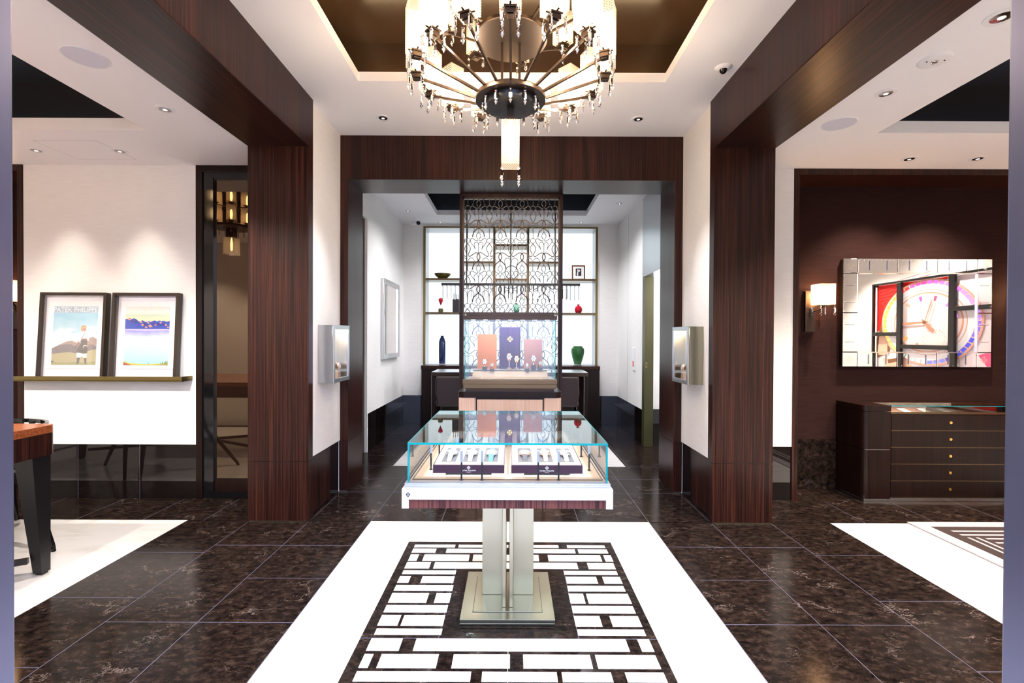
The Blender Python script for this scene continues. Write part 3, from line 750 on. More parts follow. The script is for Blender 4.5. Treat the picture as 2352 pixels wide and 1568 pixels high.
# watch presentation boxes
def wbox(x0, x1, side):
    y0, y1 = 2.30, 3.02; zf, zb = .874, .900; zd = .8255; xc = (x0+x1)/2
    t = thing('watch_box', '%s dark lacquered watch presentation box with white lettering and pale sloping top' % side, 'presentation box', (xc, (y0+y1)/2, zd), 'watch presentation boxes')
    b = MB(); b.prism([(x0, y0, zd+.009), (x0, y0, zf), (x0, y1, zb), (x0, y1, zd+.009)], (x1-x0, 0, 0)); obj('box_body', b, 'box_lacquer', t, bevel=.001)
    b = MB(); w = (x1-x0)
    b.box(x0, x0+w*.18, y0, y0+.03, zd, zd+.009); b.box(x1-w*.18, x1, y0, y0+.03, zd, zd+.009); b.box(x0+.01, x1-.01, y1-.05, y1-.02, zd, zd+.009)
    obj('feet', b, 'chrome', t)
    sl = (zb-zf)/(y1-y0)
    zz = lambda y: zf+(y-y0)*sl
    b = MB(); m = .006
    b.prism([(x0+m, y0+m, zz(y0+m)), (x0+m, y1-m, zz(y1-m)), (x0+m, y1-m, zz(y1-m)+.0025), (x0+m, y0+m, zz(y0+m)+.0025)], (w-2*m, 0, 0), 0)
    obj('pale_top', b, 'beige_suede', t)
    slots = []
    b = MB()
    for r_, (ya, yb) in enumerate(((2.345, 2.60), (2.70, 2.955))):
        for c_ in range(3):
            cx = x0+w*(.20+.30*c_); slots.append((cx, (ya+yb)/2, r_, c_))
            b.prism([(cx-.036, ya, zz(ya)+.0024), (cx-.036, yb, zz(yb)+.0024), (cx-.036, yb, zz(yb)+.0034), (cx-.036, ya, zz(ya)+.0034)], (.072, 0, 0), 0)
    obj('slot_lining', b, 'photo_black', t)
    b = MB()
    for cx, cy, r_, c_ in slots:
        y = cy-.139; b.box(cx-.018, cx+.018, y-.006, y+.003, zz(y)+.0025, zz(y)+.0045)
    obj('name_plate', b, 'gold', t)
    b = MB()
    for P in cross_polys(.010): b.prism([(xc+x, y0-.0002, .8615+z) for x, z in P], (0, -.0006, 0))
    vs, fs, ww = text_mb('PATEK PHILIPPE', .0066); b._add([(xc+p[0]*1.05, y0-.0010, .8445+p[2]) for p in vs], fs)
    vs, fs, ww = text_mb('GENEVE', .0034); b._add([(xc+p[0]*1.2, y0-.0010, .8385+p[2]) for p in vs], fs)
    obj('lettering', b, 'paper_white', t)
    return slots, zz, sl
straps = ['strap_pale', 'strap_pale', 'strap_blue', 'strap_blue', 'chrome', 'strap_pale', 'strap_black', 'rose_gold', 'chrome', 'strap_black', 'strap_blue', 'strap_brown']
desc = ['pale blue strap', 'pale striped strap', 'bright blue strap', 'blue strap', 'silver link bracelet', 'pale leather strap', 'black strap', 'rose gold bracelet', 'steel bracelet', 'dark strap', 'deep blue strap', 'brown leather strap']
wi = 0
WCOL = {}
for side, x0, x1 in (('left', XC-.367, XC-.017), ('right', XC+.017, XC+.367)):
    slots, zz, sl = wbox(x0, x1, side)
    for cx, cy, r_, c_ in slots:
        lab = 'wristwatch on %s, %s slot of the %s row, %s presentation box' % (desc[wi], ('left', 'middle', 'right')[c_], ('front', 'back')[r_], side)
        t = thing('wristwatch', lab, 'watch', (cx, cy, zz(cy)+.0055), 'watches in the presentation boxes')
        t.rotation_euler = (math.atan(sl)+.0, 0, 0)
        watch_mesh_parts(t, straps[wi], ['chrome', 'chrome', 'chrome', 'rose_gold', 'chrome', 'chrome', 'rose_gold', 'rose_gold', 'chrome', 'chrome', 'rose_gold', 'gold'][wi], None, True, 1.42, face=['watch_dial', 'watch_dial', 'strap_pale'][wi % 3])
        # a raised cushion would hide the slot: watches lie straight on the lining
        wi += 1
# small gold cross ornament between the boxes
t = thing('cross_ornament', 'small gold cross ornament on an orange block between the two watch boxes', 'ornament', (XC, 2.93, .8255))
b = MB(); b.box(XC-.014, XC+.014, 2.915, 2.945, .8255, .905); obj('block', b, 'gold', t, bevel=.002)
b = MB()
for P in cross_polys(.022): b.prism([(XC+x, 2.928, .930+z) for x, z in P], (0, .005, 0))
obj('cross', b, 'gold', t)

# ================================================================== REAR DISPLAY CABINET (stands in the rear portal)
YC0, YC1 = 4.50, 4.94
cab = thing('display_cabinet', 'pedestal cabinet with curved dark wood top and beige panels below the tall glass case', 'cabinet', (XC, 4.72, 0))
b = MB()
def rounded(x0, x1, y0, y1, r, n=6):
    pts = []
    for cx, cy, a0 in ((x0+r, y0+r, PI), (x1-r, y0+r, 1.5*PI), (x1-r, y1-r, 0), (x0+r, y1-r, .5*PI)):
        for k in range(n+1): a = a0+k*PI/2/n; pts.append((cx+r*math.cos(a), cy+r*math.sin(a)))
    return pts
b.prism([(x, y, .925) for x, y in rounded(XC-.497, XC+.497, YC0-.01, YC1, .06)], (0, 0, .055)); obj('top', b, 'wood_dark', cab)
b = MB(); b.prism([(x, y, .05) for x, y in rounded(XC-.478, XC+.478, YC0+.03, YC1-.01, .05)], (0, 0, .875)); b.box(XC-.44, XC+.44, YC0+.06, YC1-.03, 0, .05)
obj('carcass', b, 'wood_dark', cab)
for s in (-1, 1):
    x0, x1 = sorted((XC+s*.327, XC+s*.492))
    b = MB(); b.prism([(x, y, .05) for x, y in rounded(x0, x1, YC0+.0, YC1-.01, .02)], (0, 0, .872)); obj('corner_panel', b, 'wood_beige', cab)
b = MB(); b.box(XC-.315, XC+.315, YC0+.01, YC0+.03, .05, .905); obj('centre_panel', b, 'wood_beige', cab, bevel=.002)
b = MB(); b.box(XC-.425, XC+.425, YC0+.03, YC1-.03, .98, 1.006); obj('plinth', b, 'bronze_dark', cab)
gc = thing('glass_case', 'tall glass case with bronze hood holding watches before three coloured panels', 'display case', (XC, 4.74, 1.006))
Ya, Yb = 4.545, 4.90
b = MB(); b.box(XC-.452, XC+.452, Ya-.01, Yb+.01, 1.006, 1.050); b.box(XC-.457, XC+.457, Ya-.015, Yb+.015, 1.050, 1.093); obj('base', b, 'bronze', gc, bevel=.003)
b = MB(); b.box(XC-.452, XC+.452, Ya-.01, Yb+.01, 1.672, 1.712); b.box(XC-.425, XC+.425, Ya+.012, Yb-.01, 1.712, 1.745); obj('hood', b, 'bronze_dark', gc, bevel=.002)
b = MB(); g = .44
b.box(XC-g, XC+g, Ya, Ya+.004, 1.093, 1.672); b.box(XC-g, XC+g, Yb-.004, Yb, 1.093, 1.672); b.box(XC-g, XC-g+.004, Ya+.008, Yb-.008, 1.093, 1.672); b.box(XC+g-.004, XC+g, Ya+.008, Yb-.008, 1.093, 1.672)
obj('glass_walls', b, 'glass', gc)
b = MB()
for sx in (-1, 1):
    for y0, y1 in ((Ya-.0005, Ya+.006), (Yb-.006, Yb+.0005)): b.box(XC+sx*(g-.006), XC+sx*(g+.0005), y0, y1, 1.093, 1.672)
obj('glass_edges', b, 'glass_edge', gc)
b = MB(); b.box(XC-.425, XC+.425, Ya+.015, Yb-.015, 1.093, 1.099, 0)
obj('floor_panel', b, 'panel_beige', gc)
b = MB(); b.prism([(XC-.37, Ya+.04, 1.099), (XC-.37, Ya+.13, 1.165), (XC-.37, Ya+.30, 1.165), (XC-.37, Ya+.30, 1.099)], (.74, 0, 0)); obj('ramp', b, 'panel_beige', gc)
b = MB(); b.box(XC-.40, XC+.40, Ya+.15, Yb-.02, 1.172, 1.178); obj('shelf', b, 'white_lacquer', gc)
b = MB()
for k in range(7): b.box(XC-.36+k*.12-.02, XC-.36+k*.12+.02, Ya+.03, Ya+.05, 1.669, 1.672)
obj('hood_lights', b, 'case_light', gc)
YB = 4.84
def panel(px0, px1, py0, nm, m, extra=None):
    p0 = S(px0, py0, YB); p1 = S(px1, py0, YB)
    b = MB(); b.box(p0.x, p1.x, YB, YB+.012, 1.178, p0.z); return obj(nm, b, m, gc)
panel(1097, 1141, 767, 'orange_back_panel', 'orange_panel'); panel(1147, 1195.5, 751, 'purple_back_panel', 'wood_purple'); panel(1203, 1246, 779, 'pink_back_panel', 'pink_panel')
p = S(1171.5, 778.5, YB); b = MB()
for P in cross_polys(.034): b.prism([(p.x+x, YB-.004, p.z+z) for x, z in P], (0, .004, 0))
obj('gold_cross', b, 'gold', gc)
# watches on blocks in the tall case
ST = [(1113.5, 842, 852.5, 830, 'chrome', 'steel watch on the leftmost block before the orange panel', .9, 'block_blue', 4.70),
      (1130, 846.5, 853, 838, 'chrome', 'tilted steel watch on the second block before the orange panel', .8, 'block_blue', 4.68),
      (1169.5, 843, 853, 819, 'rose_gold', 'rose gold watch standing before the purple panel, left one', 1.2, 'beige_suede', 4.70),
      (1186.5, 846, 853, 824, 'gold', 'gold watch standing before the purple panel, right one', 1.1, 'beige_suede', 4.72),
      (1210.5, 846.5, 853, 838, 'chrome', 'small steel watch on the low left block before the pink panel', .55, 'block_blue', 4.68),
      (1225, 838, 853, 823, 'chrome', 'steel watch on the tallest blue block before the pink panel', 1.05, 'block_blue', 4.70),
      (1240.5, 843, 853, 834, 'rose_gold', 'rose gold watch tilted on the rightmost block before the pink panel', 1.0, 'block_blue', 4.70)]
SL = {1113.5: 'low blue display block, leftmost before the orange panel', 1130: 'small blue display block, right one before the orange panel', 1169.5: 'small pale display block with post, left one before the purple panel',
      1186.5: 'small pale display block with post, right one before the purple panel', 1210.5: 'low blue display block, left of three before the pink panel', 1225: 'tallest blue display block, middle of three before the pink panel', 1240.5: 'blue display block, rightmost before the pink panel'}
for px, pt, pb, pw, cm, lab, s_, bm, yy in ST:
    p = S(px, pt, yy); zt = p.z; hw = 5.4/1080*yy
    t = thing('watch_stand', SL[px], 'display stand', (p.x, yy, 1.178), 'display blocks in the tall glass case')
    if bm == 'block_blue': b = MB(); b.box(p.x-hw, p.x+hw, yy-hw, yy+hw, 1.178, zt); obj('block', b, bm, t, bevel=.002)
    else:
        b = MB(); b.box(p.x-.022, p.x+.022, yy-.02, yy+.02, 1.178, 1.198); obj('block', b, bm, t, bevel=.002)
    q = S(px, pw, yy)
    b = MB(); b.tube([(p.x, yy, min(zt, 1.2)), (p.x, yy+.012, q.z-.0)], .004, 8); obj('post', b, 'steel', t)
    w = thing('wristwatch', lab, 'watch', (q.x, yy-.016, q.z), 'watches in the tall glass case')
    w.rotation_euler = (PI/2-.15, 0, 0 if 'tilted' not in lab else .35)
    if 'tilted' in lab: w.rotation_euler = (PI/2-.3, .5, 0)
    watch_mesh_parts(w, cm, cm, None, False, s_*1.05, face='watch_dial')
# glasses on the case shelf: clear name stands
# ================================================================== LATTICE SCREEN
YS = 5.03
scr = thing('lattice_screen', 'tall wood framed screen of curling dark metal lattice behind the glass case', 'screen', (XC, YS, 0))
SX0, SX1 = S(1056, 700, YS).x, S(1291, 700, YS).x
SC = (SX0+SX1)/2; 
b = MB(); fw = .030
b.box(SX0, SX0+fw, YS-.04, YS+.04, 0, 3.017); b.box(SX1-fw, SX1, YS-.04, YS+.04, 0, 3.017); b.box(SX0+fw, SX1-fw, YS-.04, YS+.04, 2.99, 3.017); b.box(SX0+fw, SX1-fw, YS-.04, YS+.04, 0, .05)
obj('outer_frame', b, 'wood_v', scr)
b = MB(); a0, a1 = SX0+fw, SX1-fw
b.box(a0, a0+.014, YS-.02, YS+.02, .05, 2.99); b.box(a1-.014, a1, YS-.02, YS+.02, .05, 2.99); b.box(a0, a1, YS-.02, YS+.02, 2.972, 2.99); b.box(a0, a1, YS-.02, YS+.02, .05, .07)
obj('inner_frame', b, 'bronze_dark', scr)
PX, PZ = .2325, .3475
kx, kz = PX/650, PZ/970
curves = []
for s in (1, -1):
    curves.append(([(0, 235), (40, 280), (65, 330), (55, 385), (25, 430), (20, 465), (45, 492), (110, 460), (165, 425), (215, 425), (240, 480), (225, 545), (170, 620), (120, 680), (100, 740)], s, 13))
    curves.append(([(6, 600), (12, 560), (50, 528), (90, 527), (122, 560), (130, 620), (108, 685), (100, 740)], s, 11))
    curves.append(([(0, 860), (60, 843), (120, 862), (210, 925), (255, 952), (290, 945), (305, 895), (280, 835), (250, 770), (244, 715), (265, 650), (325, 575)], s, 17))
    curves.append(([(0, 868), (32, 905), (44, 955), (38, 1010), (0, 1070), (-70, 1130), (-130, 1190), (-162, 1260), (-178, 1345)], s, 24))
    curves.append(([(178, 1345), (165, 1260), (140, 1170), (125, 1100), (145, 1035), (200, 1000), (255, 1008), (300, 1060), (318, 1130), (322, 1200)], s, 11))
lat = MB(); zt0 = S(1173, 478.0, YS).z     # height of a row of small circles (zoom: y=485)
circ_x = [SC+(k)*PX for k in (-2, -1, 0, 1, 2)]
xl, xr = a0+.008, a1-.008
def addc(pts, w):
    P = [p for p in pts]
    # keep only the stretch inside the frame
    seg = []
    for p in P+[None]:
        if p is not None and xl <= p[0] <= xr and .07 <= p[2] <= 2.985: seg.append(p)
        else:
            if len(seg) > 1:
                n = len(seg); lat.tube(seg, 0, rect=(w, .016), up=(0, 1, 0))
            seg = []
for row in range(-1, 9):
    for col in range(-3, 3):
        cx = SC+(col+.5)*PX
        Z = lambda y: zt0-(row*970+(y-485))*kz
        for pts, s, w in curves:
            sm = smooth_pts([(cx+s*x*kx, YS, Z(y)) for x, y in pts], 4)
            addc([tuple(p) for p in sm], w*kx*1.2)
        addc([(cx, YS, Z(y)) for y in (590, 660, 730, 800, 868)], 15*kx); addc([(cx, YS, Z(y)) for y in (1075, 1140, 1206)], 16*kx)
    for k in range(-3, 4):
        cx = SC+k*PX
        Z = lambda y: zt0-(row*970+(y-485))*kz
        pts = [(cx+74*kx*math.sin(2*PI*i/20), YS, Z(485-74*math.cos(2*PI*i/20))) for i in range(21)]
        addc(pts, 12*kx)
        addc([(cx, YS, Z(y)) for y in (1180, 1230, 1280, 1330, 1382)], 17*kx)
obj('lattice', lat, 'bronze_dark', scr)
# ================================================================== BACK ROOM FURNITURE
YN = 8.1
nt_ = thing('display_niche', 'large backlit white shelving niche with bronze frame on the rear wall', 'shelving', (-.02, 8.1, 1.03))
b = MB(); b.box(NX0, NX1, 8.50, 8.52, 1.03, NZ1); obj('light_panel', b, 'niche_light', nt_)
b = MB(); t = .02
b.box(NX0, NX0+t, 8.1, 8.5, 1.03, NZ1, 0); b.box(NX1-t, NX1, 8.1, 8.5, 1.03, NZ1, 0); b.box(NX0+t, NX1-t, 8.1, 8.5, NZ1-t, NZ1, 0); b.box(NX0+t, NX1-t, 8.1, 8.5, 1.03, 1.035, 0)
obj('lining', b, 'white_lacquer', nt_)
b = MB(); e = .035
b.box(NX0-.004, NX0+e, 8.085, 8.1, 1.03, NZ1+.004); b.box(NX1-e, NX1+.004, 8.085, 8.1, 1.03, NZ1+.004); b.box(NX0+e, NX1-e, 8.085, 8.1, NZ1-e+.01, NZ1+.004)
obj('trim_frame', b, 'bronze_olive', nt_)
for px in (1134.7, 1212.5):
    x = S(px, 700, 8.12).x
    b = MB(); b.box(x-.018, x+.018, 8.1, 8.49, 1.035, NZ1-.02); obj('divider', b, 'bronze', nt_)
xd0, xd1 = S(1134.7, 700, 8.12).x+.018, S(1212.5, 700, 8.12).x-.018
def shelf(px0, px1, py):
    z = S((px0+px1)/2, py, 8.12).z
    x0 = NX0+.02 if px0 < 980 else (xd0 if px0 == 1136 else xd1+.036); x1 = NX1-.02 if px1 > 1365 else (xd0-.036 if px1 == 1133 else xd1)
    if px1 in (1133,): x1 = xd0-.036
    b = MB(); b.box(x0, x1, 8.11, 8.48, z-.018, z+.018); obj('shelf', b, 'bronze', nt_); return z+.018
zA = shelf(976, 1057, 640) if False else None
def shelf2(x0, x1, py):
    z = S(1175, py, 8.12).z; b = MB(); b.box(x0, x1, 8.11, 8.48, z-.017, z+.017); obj('shelf', b, 'bronze', nt_); return z+.017
L0, L1, R0, R1 = NX0+.02, xd0-.036, xd1+.036, NX1-.02
xLm, xRm = S(1062, 700, 8.1).x, S(1284, 700, 8.1).x
z_up_l = shelf2(L0, xLm, 641.5); z_lo_l = shelf2(L0, L1, 719.5)
z_up_r = shelf2(xRm, R1, 642.0); z_lo_r = shelf2(R0, R1, 720)
shelf2(xLm, L1, 602.6); shelf2(R0, xRm, 602.6)
shelf2(xd0, xd1, 563); z_mid = shelf2(xd0, xd1, 642); shelf2(xd0, xd1, 719.5); shelf2(xLm, xRm*0+R1*0+S(1282, 760, 8.1).x, 760) if False else None
def pxw(px): return px/1080*8.25
YI = 8.27
def on(px): return S(px, 700, YI).x
# bowl
x = on(1016.5); z = z_up_l
b = MB(); b.lathe([(.055, 0), (.07, .012), (.118, .05), (.145, .085), (.148, .093), (.138, .093), (.10, .06), (.02, .045)], (x, YI, z), 40)
tag(obj('ceramic_bowl', b, 'olive_ceramic', smooth=True), 'wide dark olive ceramic bowl on the upper left niche shelf', 'bowl')
# red drop sculpture
x = on(1012.5); z = z_lo_l
t = thing('drop_sculpture', 'red glass drop on clear cone and olive foot, lower left niche shelf', 'sculpture', (x, YI, z))
b = MB(); b.lathe([(.038, 0), (.045, .03), (.040, .068), (.02, .073)], (x, YI, z), 20); obj('foot', b, 'olive_ceramic', t, smooth=True)
b = MB(); b.lathe([(.020, .073), (.003, .13)], (x, YI, z), 16); obj('clear_cone', b, 'glass_frame', t, smooth=True)
b = MB(); b.lathe([(.002, .125), (.014, .15), (.030, .185), (.042, .215), (.040, .238), (.022, .253), (.004, .256)], (x, YI, z), 24); obj('red_drop', b, 'red_glass', t, smooth=True)
# black holder with rods
x = on(1047.5)
t = thing('rod_holder', 'black block holder with upright rods beside the lattice screen, left shelf', 'holder', (x, YI, z))
b = MB(); b.box(x-.045, x+.06, YI-.06, YI+.06, z, z+.235); b.box(x-.055, x-.047, YI-.05, YI+.06, z, z+.23); obj('block', b, 'photo_black', t, bevel=.003)
for k in range(3): b = MB(); b.tube([(x-.03+k*.037, YI-.03, z+.235), (x-.03+k*.037-.006, YI-.02, z+.33-.008*k)], .006, 8); obj('rod', b, 'black_gloss', t)
# blue vase
x = on(1016); z = 1.035+.001
b = MB(); b.lathe([(.052, 0), (.058, .02), (.060, .25), (.058, .38), (.045, .43), (.026, .468), (.024, .478), (.034, .488), (.034, .492), (.02, .492)], (x, YI, z), 36)
tag(obj('tall_vase', b, 'blue_ceramic', smooth=True), 'tall slender dark blue ceramic vase at the left of the counter', 'vase')
# framed photo
x = on(1328.5); z = z_up_r
t = thing('framed_photograph', 'small brown framed black and white photograph on the upper right niche shelf', 'picture frame', (x, YI, z))
b = MB(); w, h = .118, .262; f = .022; lean = .06
def lq(u, v, d=0): return (x+u, YI+v*lean-d, z+v)
b.prism([lq(-w, 0), lq(w, 0), lq(w, f), lq(-w, f)], (0, .015, 0)); b.prism([lq(-w, h-f), lq(w, h-f), lq(w, h), lq(-w, h)], (0, .015, 0)); b.prism([lq(-w, f), lq(-w+f, f), lq(-w+f, h-f), lq(-w, h-f)], (0, .015, 0)); b.prism([lq(w-f, f), lq(w, f), lq(w, h-f), lq(w-f, h-f)], (0, .015, 0))
obj('frame', b, 'frame_wood', t)
b = MB(); b.prism([lq(-w+f, f, -.004), lq(w-f, f, -.004), lq(w-f, h-f, -.004), lq(-w+f, h-f, -.004)], (0, .004, 0)); obj('mount', b, 'paper_white', t)
b = MB(); b.prism([lq(-.05, .075, -.002), lq(.05, .075, -.002), lq(.05, .205, -.002), lq(-.05, .205, -.002)], (0, .002, 0), 0)
for u, v, r in ((-.012, .172, .013), (.018, .168, .012), (.005, .15, .010)):
    b.prism([(x+u+r*math.cos(a*PI/5), YI+(v)*lean+.0015, z+v+r*1.2*math.sin(a*PI/5)) for a in range(10)], (0, -.001, 0), 1)
b.prism([lq(-.03, .08, -.0012), (x-.005, YI+.006, z+.08), (x-.008, YI+.0102, z+.15), (x-.025, YI+.0102, z+.15)], (0, -.0008, 0), 2)
obj('photo_print', b, ['photo_black', 'paper_white', 'mat_board'], t)
# red vase
x = on(1328.5); z = z_lo_r
b = MB(); b.lathe([(.038, 0), (.055, .02), (.068, .055), (.066, .09), (.045, .122), (.018, .135), (.016, .145), (.035, .155), (.033, .157), (.012, .150)], (x, YI, z), 36)
tag(obj('round_vase', b, 'red_glass', smooth=True), 'round bright red bud vase on the lower right niche shelf', 'vase')
# green vase
x = on(1327.5); z = 1.036
b = MB(); b.lathe([(.062, 0), (.066, .02), (.10, .13), (.117, .22), (.112, .275), (.085, .30), (.082, .31), (.088, .316), (.078, .316), (.07, .30)], (x, YI, z), 40)
tag(obj('green_vase', b, 'green_ceramic', smooth=True), 'wide shouldered glossy green ceramic vase at the right of the counter', 'vase')
# ring sculpture and green piece behind the lattice
x = on(1174.6); z = z_mid
t = thing('ring_sculpture', 'thin dark ring on a small base in the middle niche bay behind the lattice', 'sculpture', (x, YI, z))
b = MB(); b.box(x-.075, x+.075, YI-.04, YI+.04, z, z+.016); obj('base', b, 'bronze_dark', t)
b = MB(); b.tube([(x+.115*math.cos(2*PI*k/36), YI, z+.128+.115*math.sin(2*PI*k/36)) for k in range(36)], .007, 8, closed=True, up=(0, 1, 0)); obj('ring', b, 'bronze_dark', t)
x = on(1186); z = S(1175, 719.5, 8.12).z+.017
b = MB(); b.lathe([(.03, 0), (.05, .03), (.055, .07), (.03, .12), (.018, .15), (.024, .17)], (x, YI, z), 24)
tag(obj('jade_vase', b, 'jade', smooth=True), 'small pale green vase half hidden behind the lattice screen', 'vase')
# counter below the niche
t = thing('rear_counter', 'long dark wooden counter under the backlit niche', 'counter', (-.02, 7.95, 0))
b = MB(); b.box(-1.50, 1.475, 7.80, 8.10, .965, 1.029); obj('countertop', b, 'wood_x', t, bevel=.003)
b = MB(); b.box(-1.495, -1.27, 7.82, 8.10, 0, .965); b.box(1.25, 1.47, 7.82, 8.10, 0, .965); b.box(-1.27, 1.25, 7.95, 8.10, 0, .965); obj('carcass', b, 'wood_dark', t)
# sales desk
t = thing('sales_desk', 'glossy topped dark desk on slab legs in the back room', 'desk', (-.02, 7.05, 0))
b = MB(); b.prism([(x, y, .995) for x, y in rounded(-1.145, 1.105, 6.75, 7.35, .04)], (0, 0, .008)); obj('glossy_top', b, 'steel_soft', t)
b = MB(); b.prism([(x, y, .945) for x, y in rounded(-1.15, 1.11, 6.745, 7.355, .04)], (0, 0, .050)); obj('apron', b, 'bronze_dark', t)
for s in (-1, 1):
    x = -.02+s*1.10
    b = MB(); b.box(x-.028, x+.028, 6.78, 7.32, 0, .945); obj('leg', b, 'wood_dark', t, bevel=.006)
    b = MB(); b.box(x-.03, x-.026, 6.776, 6.780, .0, .945); obj('leg_inlay', b, 'steel', t)
# chairs
def chair(x, y, rz, label, loc_only=None):
    t = thing('upholstered_chair', label, 'chair', (x, y, 0), 'brown upholstered chairs at the back desk')
    b = MB(); b.box(-.21, .21, -.20, .20, .58, .66); o = obj('seat', b, 'leather_brown', t, local=True, bevel=.03)
    b = MB()
    pts = [(-.18, -.24, .60), (.18, -.24, .60), (.21, -.25, .75), (.20, -.27, .985), (-.20, -.27, .985), (-.21, -.25, .75)]
    b.prism(pts, (0, .05, 0)); obj('backrest', b, 'leather_brown', t, local=True, bevel=.018)
    for sx in (-1, 1):
        for sy in (-1, 1):
            b = MB(); b.tube([(sx*.17, sy*.16, .58), (sx*.19, sy*.19, 0)], [.020, .012], 8); obj('leg', b, 'black_gloss', t, local=True, smooth=True)
    b = MB(); b.tube([(-.18, -.18, .22), (.18, -.18, .22)], .009, 8); b.tube([(-.18, .18, .22), (.18, .18, .22)], .009, 8); obj('footrest', b, 'black_gloss', t, local=True)
    t.rotation_euler = (0, 0, rz)
    return t
ch1 = chair(-.80, 6.42, .05, 'brown upholstered chair left of the rear cabinet, at the back desk')
ch2 = copy_tree(ch1); ch2.location = (.70, 6.42, 0); ch2.rotation_euler = (0, 0, -.05); ch2['label'] = 'brown upholstered chair right of the rear cabinet, at the back desk'
# linear pendant over the desk
YP = 7.0
t = thing('linear_pendant', 'long thin black pendant rail hung with clear crystal strips behind the lattice screen', 'pendant lamp', (-.02, YP, 2.05))
p0, p1 = S(1014.5, 652.5, YP), S(1332, 653, YP)
b = MB(); b.box(p0.x, p1.x, YP-.03, YP+.03, p0.z-.016, p0.z+.016); obj('rail', b, 'black', t)
for px in (1072, 1173, 1275):
    x = S(px, 600, YP).x; b = MB(); b.tube([(x, YP, p0.z), (x, YP, 3.85)], .010, 8); obj('suspension_rod', b, 'bronze_dark', t)
nst = 34
for k in range(nst):
    x = p0.x+.015+(p1.x-p0.x-.03)*k/(nst-1)
    b = MB(); b.lathe([(.004, 0), (.013, -.01), (.013, -.19), (.004, -.215)], (x, YP, p0.z-.018), 6); obj('crystal_strip', b, 'crystal', t)
# mirror frame on the left wall of the back room
t = thing('wall_mirror', 'tall silver framed mirror on the left wall of the back room', 'mirror', (-1.84, 7.19, 1.18))
y0, y1, z0, z1 = 6.72, 7.66, 1.18, 2.345; f = .075
b = MB(); b.box(-1.866, -1.820, y0, y0+f, z0, z1); b.box(-1.866, -1.820, y1-f, y1, z0, z1); b.box(-1.866, -1.820, y0+f, y1-f, z0, z0+f); b.box(-1.866, -1.820, y0+f, y1-f, z1-f, z1); obj('frame', b, 'steel', t, bevel=.008)
b = MB(); b.box(-1.864, -1.845, y0+f, y1-f, z0+f, z1-f); obj('mirror_glass', b, 'mirror', t)
# switch plate on the right wall
t = thing('wall_switch_panel', 'narrow white wall panel with red light on the right wall of the back room', 'switch', (1.83, 7.0, 1.1))
b = MB(); b.box(1.815, 1.834, 6.93, 7.06, 1.02, 1.36); obj('plate', b, 'white_plastic', t, bevel=.004)
b = MB(); b.box(1.811, 1.816, 6.965, 7.015, 1.08, 1.16); obj('red_lamp', b, 'red_plastic', t)
# small downlights of the back room
for px, py, lab in ((937, 484, 'left near small downlight on the back room ceiling'), (1423, 467, 'right near small downlight on the back room ceiling'), (1011, 510, 'left far small downlight above the niche'), (1335, 510, 'right far small downlight above the niche'), (1408, 488, None)):
    if lab is None: continue
    d_ = S(px, py, 1.0)-CAM; k = (3.44-CAM.z)/d_.z
    downlight(CAM.x+d_.x*k, min(k, 7.98), 3.44, lab, 'small downlights of the back room', r=.04)

# ================================================================== WALL VITRINES beside the rear portal
def vitrine(s, side):
    t = thing('wall_vitrine', 'lit wall mounted metal vitrine with glass front on the %s side wall' % side, 'display case', (s*1.59, 4.22, 1.10))
    xo, xi = s*1.651, s*1.532; y0, y1, z0, z1 = 4.03, 4.425, 1.102, 1.602
    b = MB(); th = .012
    b.box(xo, xi-s*.0, y0, y0+th, z0, z1); b.box(xo, xi, y1-th, y1, z0, z1); b.box(xo, xi, y0+th, y1-th, z0, z0+th); b.box(xo, xi, y0+th, y1-th, z1-th, z1)
    b.box(xo, xo-s*.008, y0+th, y1-th, z0+th, z1-th)
    obj('housing', b, 'champagne' if s > 0 else 'steel_soft', t)
    b = MB(); f = .035; xf = xi-s*.014
    b.box(xi-s*.002, xf, y0, y0+f, z0-.002, z1+.002); b.box(xi-s*.002, xf, y1-f, y1, z0-.002, z1+.002); b.box(xi-s*.002, xf, y0+f, y1-f, z0-.002, z0+f); b.box(xi-s*.002, xf, y0+f, y1-f, z1-f, z1+.002)
    obj('door_frame', b, 'steel_soft', t, bevel=.002)
    b = MB(); b.box(xi-s*.006, xi-s*.009, y0+f, y1-f, z0+f, z1-f); obj('door_glass', b, 'glass_frame', t)
    b = MB(); b.box(xo-s*.010, xo-s*.014, y0+th, y1-th, z0+th, z1-th); obj('back_lining', b, 'panel_beige', t)
    b = MB(); b.box(xo-s*.03, xi+s*.02, y0+.03, y1-.03, z1-th-.006, z1-th-.001); obj('light_strip', b, 'case_light', t)
    b = MB()
    for q in range(2): b.prism([(xo-s*.03, y0+.09+q*.15, z0+th), (xo-s*.03, y0+.17+q*.15, z0+th), (xo-s*.03, y0+.15+q*.15, z0+.09), (xo-s*.03, y0+.11+q*.15, z0+.09)], (-s*.05, 0, 0))
    obj('inner_step', b, 'beige_suede', t)
    for q in range(2):
        yy = y0+.13+q*.15
        w = thing('wristwatch', 'watch standing in the %s wall vitrine, %s one' % (side, ('nearer', 'farther')[q]), 'watch', (xo-s*.065, yy, z0+.13), 'watches in the wall vitrines')
        w.rotation_euler = (PI/2-.2, 0, -s*PI/2)
        watch_mesh_parts(w, ['strap_brown', 'chrome'][q], 'rose_gold', None, False, 1.5)
    light('vitrine_lamp', 'POINT', ((xo+xi)/2, 4.22, z1-.05), 1.2, (1, .85, .65), shadow_soft_size=.02)
vitrine(-1, 'left'); vitrine(1, 'right')
